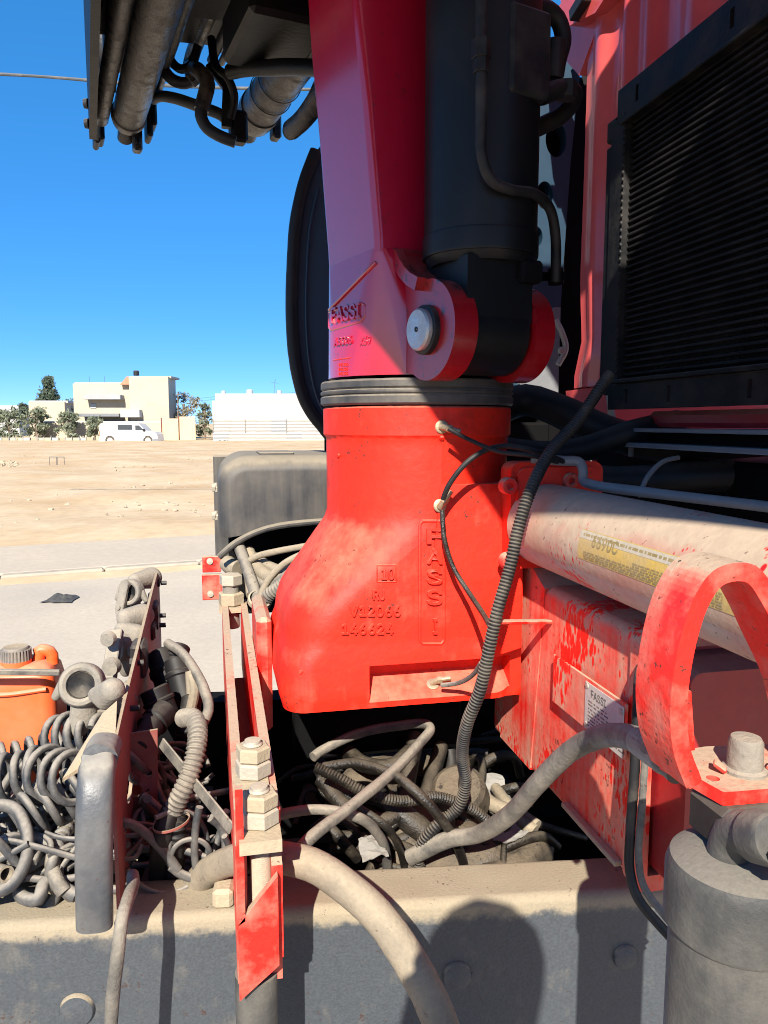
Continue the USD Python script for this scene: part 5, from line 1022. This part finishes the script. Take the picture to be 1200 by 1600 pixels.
solo('arched_hose', tube(A((120, 1400, 1.27), (72, 1378, 1.29), (60, 1405, 1.26), (30, 1395, 1.30), (90, 1330, 1.45), (160, 1310, 1.5), (240, 1330, 1.4)), .011, 12), 'hose_coil', 'low grey hose arching along the back of the rail', 'hose')
for lab, pts in (('upper of two open pipe stubs at the left edge', ((25, 1338, 1.30), (-30, 1320, 1.4))), ('lower of two open pipe stubs at the left edge', ((10, 1366, 1.27), (-40, 1350, 1.36)))):
    p, q = A(*pts); d = unit(p - q); solo('pipe_stub', lathe(q, d, [(.010, 0), (.013, 0), (.013, np.linalg.norm(p - q)), (.0095, np.linalg.norm(p - q)), (.0095, .02)], 18), 'hose_tan', lab, 'pipe stub')
rg = np.random.default_rng(21); tg = []
for k in range(150):
    x, y = rg.uniform(-60, 330), rg.uniform(1180, 1400); c = S(x, y, z=.985 + rg.uniform(0, .10)); c[1] = np.clip(c[1], 1.30, 1.98)
    an = rg.uniform(0, 6.28); d = np.array([math.cos(an), math.sin(an) * .7, 0]); L_ = rg.uniform(.06, .2); bend = np.array([-d[1], d[0], 0]) * rg.uniform(-.08, .08) + ez * rg.uniform(-.02, .05)
    if k % 3:
        aa = rg.uniform(0, 6.28) + np.linspace(0, rg.uniform(1.6, 5.6), 9); rr = rg.uniform(.025, .075); n1_ = unit(rg.normal(size=3) + [0, -.6, .4]); u1_ = unit(np.cross(n1_, [.3, .2, 1])); w1_ = np.cross(n1_, u1_)
        P = c + (u1_ * np.cos(aa)[:, None] + w1_ * np.sin(aa)[:, None]) * rr + n1_ * np.linspace(-.02, .02, 9)[:, None]
    else: P = np.array([c - d * L_, c + bend, c + d * L_])
    P[:, 1] = np.clip(P[:, 1], 1.295, 1.98); P[:, 2] = np.maximum(P[:, 2], .982)
    tg.append(tube(P, rg.uniform(.0035, .0095), 8))
solo('tangled_hoses', cat(*tg), 'hose_coil', 'mass of tangled dusty hoses and wires heaped behind the chassis rail', 'hoses', kind='stuff', smooth=60)
# strap hanging over the rail
solo('hanging_strap', tube(A((207, 1368, 1.22), (207, 1385, 1.17), (198, 1410, 1.11), (190, 1440, 1.075), (184, 1490, 1.06), (177, 1550, 1.055), (168, 1680, 1.05)), .0098, 12, wob=.002), 'hose_grey', 'grey hose end hanging over the chassis rail front', 'hose')
# ------------------------------------------------------------------ hoses round the crane
solo('corrugated_hose', tube(A((952, 585, 1.36), (938, 606, 1.35), (905, 655, 1.33), (860, 706, 1.29), (828, 768, 1.25), (809, 830, 1.235), (796, 890, 1.225), (777, 955, 1.215), (765, 1010, 1.215), (750, 1078, 1.225), (730, 1130, 1.25), (722, 1180, 1.30), (727, 1228, 1.33), (714, 1264, 1.34), (682, 1290, 1.34), (658, 1322, 1.35), (650, 1395, 1.38)), 0.0108, 14, ribs=.0062, depth=.085), 'rubber', 'long black corrugated hose hanging in front of the red crane base', 'hose')
def thin(name, pts, r, mat, lab, cat_='line'): solo(name, tube(A(*pts), r, 10), mat, lab, cat_)
thin('grease_line', ((700, 670, 1.372), (735, 688, 1.36), (780, 706, 1.33), (830, 712, 1.30), (872, 722, 1.30)), .0042, 'rubber_black', 'thin black grease line leaving the uppermost fitting')
thin('grease_line', ((692, 780, 1.372), (702, 757, 1.36), (728, 724, 1.35), (760, 703, 1.345), (790, 697, 1.34), (840, 706, 1.32), (890, 725, 1.34)), .0052, 'rubber_black', 'thin black line arching up from the middle fitting')
thin('grease_line', ((691, 797, 1.378), (694, 840, 1.372), (708, 886, 1.366), (732, 925, 1.34), (752, 955, 1.29), (764, 975, 1.235)), .0050, 'hose_oily', 'thin brown line running down across the FASSI letters')
thin('grease_line', ((690, 1071, 1.385), (716, 1067, 1.36), (738, 1055, 1.30), (752, 1036, 1.24)), .0046, 'hose_grey', 'short thin line from the lowest fitting to the corrugated hose')
H1 = [('grey_hose', ((470, 1325, 1.17), (487, 1308, 1.19), (560, 1250, 1.28), (622, 1198, 1.39), (655, 1162, 1.46), (672, 1140, 1.50), (660, 1131, 1.54), (620, 1134, 1.58), (560, 1146, 1.6), (505, 1172, 1.58), (488, 1184, 1.56)), .0105, None, 'hose_grey', 'straight pale hose crossing the pile and looping back at its top'),
 ('ribbed_hose', ((492, 1200, 1.44), (530, 1216, 1.42), (580, 1240, 1.40), (630, 1252, 1.40), (680, 1246, 1.42), (735, 1262, 1.42), (770, 1290, 1.42)), .0105, .006, 'hose_oily', 'oily ribbed hose running level through the pile'),
 ('curved_hose', ((505, 1200, 1.46), (560, 1192, 1.43), (610, 1206, 1.38), (655, 1240, 1.33), (695, 1288, 1.32), (718, 1330, 1.35), (732, 1395, 1.37)), .0095, None, 'hose_oily', 'brown hose curving down to the rail at the right of the pile'),
 ('thin_hose', ((395, 1290, 1.34), (440, 1272, 1.32), (500, 1264, 1.31), (550, 1274, 1.29), (588, 1300, 1.32), (604, 1336, 1.36), (606, 1395, 1.39)), .0095, None, 'hose_grey', 'thin grey hose bending down behind the rail left of the pile'),
 ('thin_hose', ((560, 1260, 1.36), (600, 1290, 1.34), (625, 1330, 1.36), (640, 1395, 1.39)), .0075, None, 'hose_oily', 'thin dark hose beside the white paper'),
 ('thick_hose', ((545, 1178, 1.66), (570, 1196, 1.60), (610, 1198, 1.58), (640, 1176, 1.62)), .018, None, 'hose_oily', 'thick oily hose bend at the top of the pile'),
 ('thick_hose', ((500, 1218, 1.56), (540, 1260, 1.50), (590, 1282, 1.46), (640, 1268, 1.48)), .016, None, 'hose_oily', 'thick oily hose bend in the middle of the pile'),
 ('upright_hose', ((650, 1150, 1.66), (640, 1200, 1.60), (630, 1250, 1.55)), .020, None, 'hose_oily', 'upright dark hose behind the straight pale hose'),
 ('upright_hose', ((690, 1165, 1.70), (676, 1210, 1.62), (660, 1260, 1.55)), .018, None, 'hose_oily', 'upright oily hose left of the hanging corrugated hose'),
 ('upright_hose', ((702, 1165, 1.75), (705, 1200, 1.72), (690, 1250, 1.66)), .017, None, 'rubber_black', 'black upright hose behind the hanging corrugated hose'),
 ('thick_hose', ((500, 1200, 1.62), (515, 1230, 1.58), (560, 1245, 1.54), (600, 1225, 1.56)), .016, None, 'rubber', 'black hose bend at the left end of the pile'),
 ('wavy_hose', ((745, 1235, 1.62), (770, 1255, 1.55), (800, 1270, 1.50), (835, 1300, 1.45)), .016, None, 'hose_tan', 'tan hose behind the big grey hose'),
 ('wavy_hose', ((775, 1230, 1.62), (800, 1262, 1.52), (840, 1290, 1.46)), .013, None, 'hose_tan', 'tan hose next to the wrinkled paper')]
for nm, pts, r, rb, mat, lab in H1: solo(nm, tube(A(*pts), r, 12, ribs=rb, depth=.09, wob=.006), mat, lab, 'hose')
rg = np.random.default_rng(5); tg = []
for k in range(60):
    x, y = rg.uniform(470, 830), rg.uniform(1150, 1350); t0 = 1.98 - (y - 1140) / 210 * .62 + rg.uniform(-.04, .10); c = S(x, y, t=min(t0, 1.92)); an = rg.uniform(0, 6.28)
    d = np.array([math.cos(an), math.sin(an) * .6, rg.uniform(-.35, .35)]); L_ = rg.uniform(.05, .14); bend = np.array([-d[1], d[0], 0]) * rg.uniform(-.07, .07) + ez * rg.uniform(-.01, .06)
    P = np.array([c - d * L_, c - d * L_ * .4 + bend * .8, c + d * L_ * .4 + bend, c + d * L_]); P[:, 1] = np.clip(P[:, 1], 1.27, 1.98); P[:, 2] = np.clip(P[:, 2], .80, 1.19)
    tg.append(tube(P, rg.uniform(.004, .013), 9))
solo('tangled_lines', cat(*tg), 'hose_oily', 'greasy dark lines tangled together in the well under the crane base', 'hoses', kind='stuff', smooth=60)
bh = thing('bent_pressure_hose', 'big pale grey hose arching from the pile up to the outrigger leg plate', 'hose', S(700, 1310, t=1.3))
obj('hose', tube(A((640, 1340, 1.36), (700, 1312, 1.32), (745, 1304, 1.28), (795, 1274, 1.20), (842, 1222, 1.11), (890, 1175, 1.04), (935, 1152, .95), (975, 1150, .85), (1010, 1164, .76), (1040, 1184, .70), (1062, 1204, .675)), .0160, 16), 'hose_grey', bh)
obj('coupling', ring_rod(S(1000, 1158, t=.785), S(1042, 1187, t=.697), .0175, 20), 'grey_dusty', bh)
lh_ = thing('large_black_hose', 'thick dusty hose looping out over the rail below the clamp', 'hose', S(480, 1345, t=1.1))
obj('hose', tube(A((296, 1400, 1.34), (312, 1374, 1.31), (342, 1352, 1.26), (392, 1338, 1.19), (440, 1340, 1.12), (490, 1352, 1.085), (540, 1385, 1.05), (590, 1430, 1.015), (632, 1488, .985), (672, 1560, .96), (712, 1660, .94)), .0245, 20), 'hose_tan', lh_)
lp_ = thing('looped_cable', 'black cable looping down round the outrigger beam collar', 'cable', S(985, 1200, t=1.0))
obj('cable', tube(A((1030, 1020, 1.0), (1012, 1028, .98), (1000, 1050, .965), (996, 1100, .955), (992, 1200, .95), (985, 1300, .95), (984, 1360, .945), (996, 1402, .93), (1030, 1445, .91), (1075, 1492, .88)), .0072, 12), 'rubber', lp_)
obj('cable', tube(A((1040, 1032, .985), (1022, 1042, .965), (1013, 1070, .95), (1010, 1150, .94), (1003, 1260, .94), (998, 1340, .94), (1006, 1385, .93), (1040, 1432, .905), (1080, 1478, .88)), .0055, 10), 'hose_grey', lp_)
hb_ = thing('hose_bundle', 'bundle of dusty grey hoses coming out under the black cover', 'hose bundle', S(420, 900, t=2.0))
for k, (pts, r) in enumerate((
    (((372, 850, 2.2), (385, 885, 2.08), (398, 925, 2.0), (402, 945, 1.98)), .016), (((388, 862, 2.2), (400, 885, 2.1), (430, 905, 2.0), (470, 905, 1.95)), .017), (((392, 868, 2.2), (410, 880, 2.12), (440, 892, 2.03), (475, 890, 1.96)), .016),
    (((395, 905, 2.08), (425, 918, 2.0), (445, 905, 1.96), (478, 880, 1.95)), .018), (((405, 935, 1.98), (420, 905, 1.98), (445, 880, 1.98), (480, 862, 1.98)), .009), (((385, 880, 2.1), (400, 870, 2.08), (430, 862, 2.05), (480, 853, 2.02)), .009),
    (((412, 945, 1.98), (420, 930, 1.96), (440, 915, 1.94), (470, 885, 1.93)), .017), (((380, 862, 2.25), (388, 900, 2.15), (392, 930, 2.08)), .013), (((355, 880, 2.25), (362, 886, 2.22), (372, 889, 2.2)), .024))):
    obj('hose', tube(A(*pts), r, 12, ribs=.009 if k in (1, 6) else None, depth=.08), 'hose_tan' if k % 3 else 'hose_grey', hb_)
obj('bundle_tie', lathe(S(405, 938, t=1.97), unit([.2, -.6, .8]), [(.026, -.008), (.030, -.006), (.030, .006), (.026, .008)], 20), 'tan_dusty', hb_)
# paper scraps caught under the crane
def paper(lab, px, t, seed, mat='paper'):
    P = np.array([S(x, y, t=t_) for (x, y), t_ in zip(px, t)]); u, v = np.meshgrid(np.linspace(0, 1, 9), np.linspace(0, 1, 9), indexing='ij')
    Q = (P[0] * ((1 - u) * (1 - v))[..., None] + P[1] * (u * (1 - v))[..., None] + P[2] * (u * v)[..., None] + P[3] * ((1 - u) * v)[..., None])
    Q = Q + (meshkit.fbm(Q * 30, 3, seed)[..., None] - .5) * .03; i, j = np.meshgrid(np.arange(8), np.arange(8), indexing='ij'); k = i * 9 + j; f = np.stack([k, k + 9, k + 10, k + 1], -1).reshape(-1, 4); Q = Q.reshape(-1, 3)
    solo('paper_scrap', cat((Q, f), (Q - [0, 0, .001], f[:, ::-1])), mat, lab, 'paper', smooth=False)
paper('crumpled white scrap among the hoses behind the rail', ((560, 1310), (598, 1300), (604, 1346), (566, 1348)), (1.35, 1.38, 1.30, 1.29), 1)
paper('dirty white sheet sticking up right of the corrugated hose', ((738, 1212), (778, 1206), (802, 1250), (742, 1246)), (1.72, 1.72, 1.62, 1.62), 2)
paper('pale sheet lying under the big grey hose', ((760, 1300), (808, 1278), (826, 1300), (786, 1318)), (1.45, 1.45, 1.40, 1.38), 3)

# ------------------------------------------------------------------ the person taking the picture, behind the camera, whose shadow falls on the rail
def limb(chain): return [manifold3d.Manifold.hull_points(np.vstack([np.array(ico.vertices) * ra + pa_, np.array(ico.vertices) * rb + pb_])) for (pa_, ra), (pb_, rb) in zip(chain[:-1], chain[1:])]
def X(r, f, z): return cr * (r - .012) + FH * f + ez * (z - .028 * (z - GZ) / 1.7)
def fig(chains, step=.025, it=8):
    m = manifold3d.Manifold.batch_boolean([q for c in chains for q in limb(c)], manifold3d.OpType.Add).refine_to_length(step); v, f = VF(m)
    t_ = trimesh.Trimesh(v, f, process=True); trimesh.smoothing.filter_taubin(t_, iterations=it); return t_
per = thing('person', 'person in dark shirt holding up a phone behind the chassis rail view', 'person', X(0, -.42, GZ))
hc = X(.0, -.31, 1.955)
legs = [[(X(s * .09, -.42, 1.12), .10), (X(s * .10, -.40, .70), .065), (X(s * .105, -.42, .29), .045), (X(s * .11, -.34, .235), .035), (X(s * .115, -.24, .225), .028)] for s in (-1, 1)]
torso = [[(X(-.07, -.42, 1.12), .12), (X(.07, -.42, 1.12), .12), (X(0, -.42, 1.32), .135), (X(0, -.42, 1.52), .14), (X(0, -.40, 1.68), .085), (X(0, -.37, 1.80), .055), (hc - ez * .03, .075)], [(X(-.16, -.41, 1.655), .06), (X(0, -.41, 1.6), .12), (X(.16, -.41, 1.655), .06)], [(X(-.1, -.42, 1.5), .1), (X(.1, -.42, 1.5), .1)]]
arms = []
for s in (-1, 1):
    arms.append([(X(s * .18, -.41, 1.65), .058), (X(s * .24, -.30, 1.42), .045), (X(s * .11, -.12, 1.66), .030), (X(s * .085, -.07, 1.72), .028), (X(s * .066, -.035, 1.765), .026)])
    for q in range(4): arms.append([(X(s * .062, -.028, 1.752 + .018 * q), .010), (X(s * .055, -.004 - .006 * 0 - .012, 1.752 + .019 * q), .009), (X(s * .043, -.014, 1.755 + .019 * q), .008)])
    arms.append([(X(s * .07, -.045, 1.76), .012), (X(s * .055, -.042, 1.785), .010), (X(s * .038, -.036, 1.80), .009)])
head = [[(hc, .080), (hc + ez * .045 - FH * .012, .084)], [(hc + FH * .02 - ez * .05, .055), (hc + FH * .035 - ez * .085, .034)], [(hc + FH * .082 + ez * .0, .012), (hc + FH * .098 - ez * .025, .013)]] + [[(hc + cr * s * .082 - ez * .02, .014), (hc + cr * s * .086 + ez * .018, .018)] for s in (-1, 1)]
obj('body', fig(legs + torso + arms + head, .014, 6), 'skin', per, True)
obj('shirt', fig([[(p, r + .012) for p, r in c[:5]] if i == 0 else [(p, r + .012) for p, r in c] for i, c in enumerate(torso)] + [[(p, r + .012) for p, r in a_[:2]] for a_ in (arms[0], arms[6])], .03, 6), 'shirt', per, True)
obj('trousers', fig([[(p, r + .014) for p, r in c[:3]] for c in legs] + [[(X(-.07, -.42, 1.10), .125), (X(.07, -.42, 1.10), .125)]], .03, 6), 'trousers', per, True)
obj('hair', fig([[(hc + ez * .050 - FH * .02, .108), (hc + ez * .0 - FH * .05, .092), (hc - ez * .06 - FH * .05, .055)]], .02, 4), 'hair', per, True)
for s in (-1, 1):
    obj('eye', trimesh.creation.icosphere(subdivisions=2, radius=.011).apply_translation(hc + cr * s * .031 + FH * .073 + ez * .012), 'paper', per, True)
    obj('shoe', hull(np.vstack([np.array(ico.vertices) * .042 * [1, 1, .8] + X(s * .11, -.42, .236), np.array(ico.vertices) * .036 * [1, 1, .8] + X(s * .117, -.22, .23)])), 'cloth_black', per, 40)
ph = thing('phone', 'slim black phone held up by the person', 'phone', X(0, -.02, 1.70))
obj('case', fbox(X(0, -.022, 1.772), cr, FH, ez, (.078, .009, .165), .003), 'phone', ph)
obj('lens', lathe(X(0, -.0165, 1.80), FH, [(.008, 0), (.008, .0015), (.006, .002), (0, .001)], 20), 'glass_dark', ph)
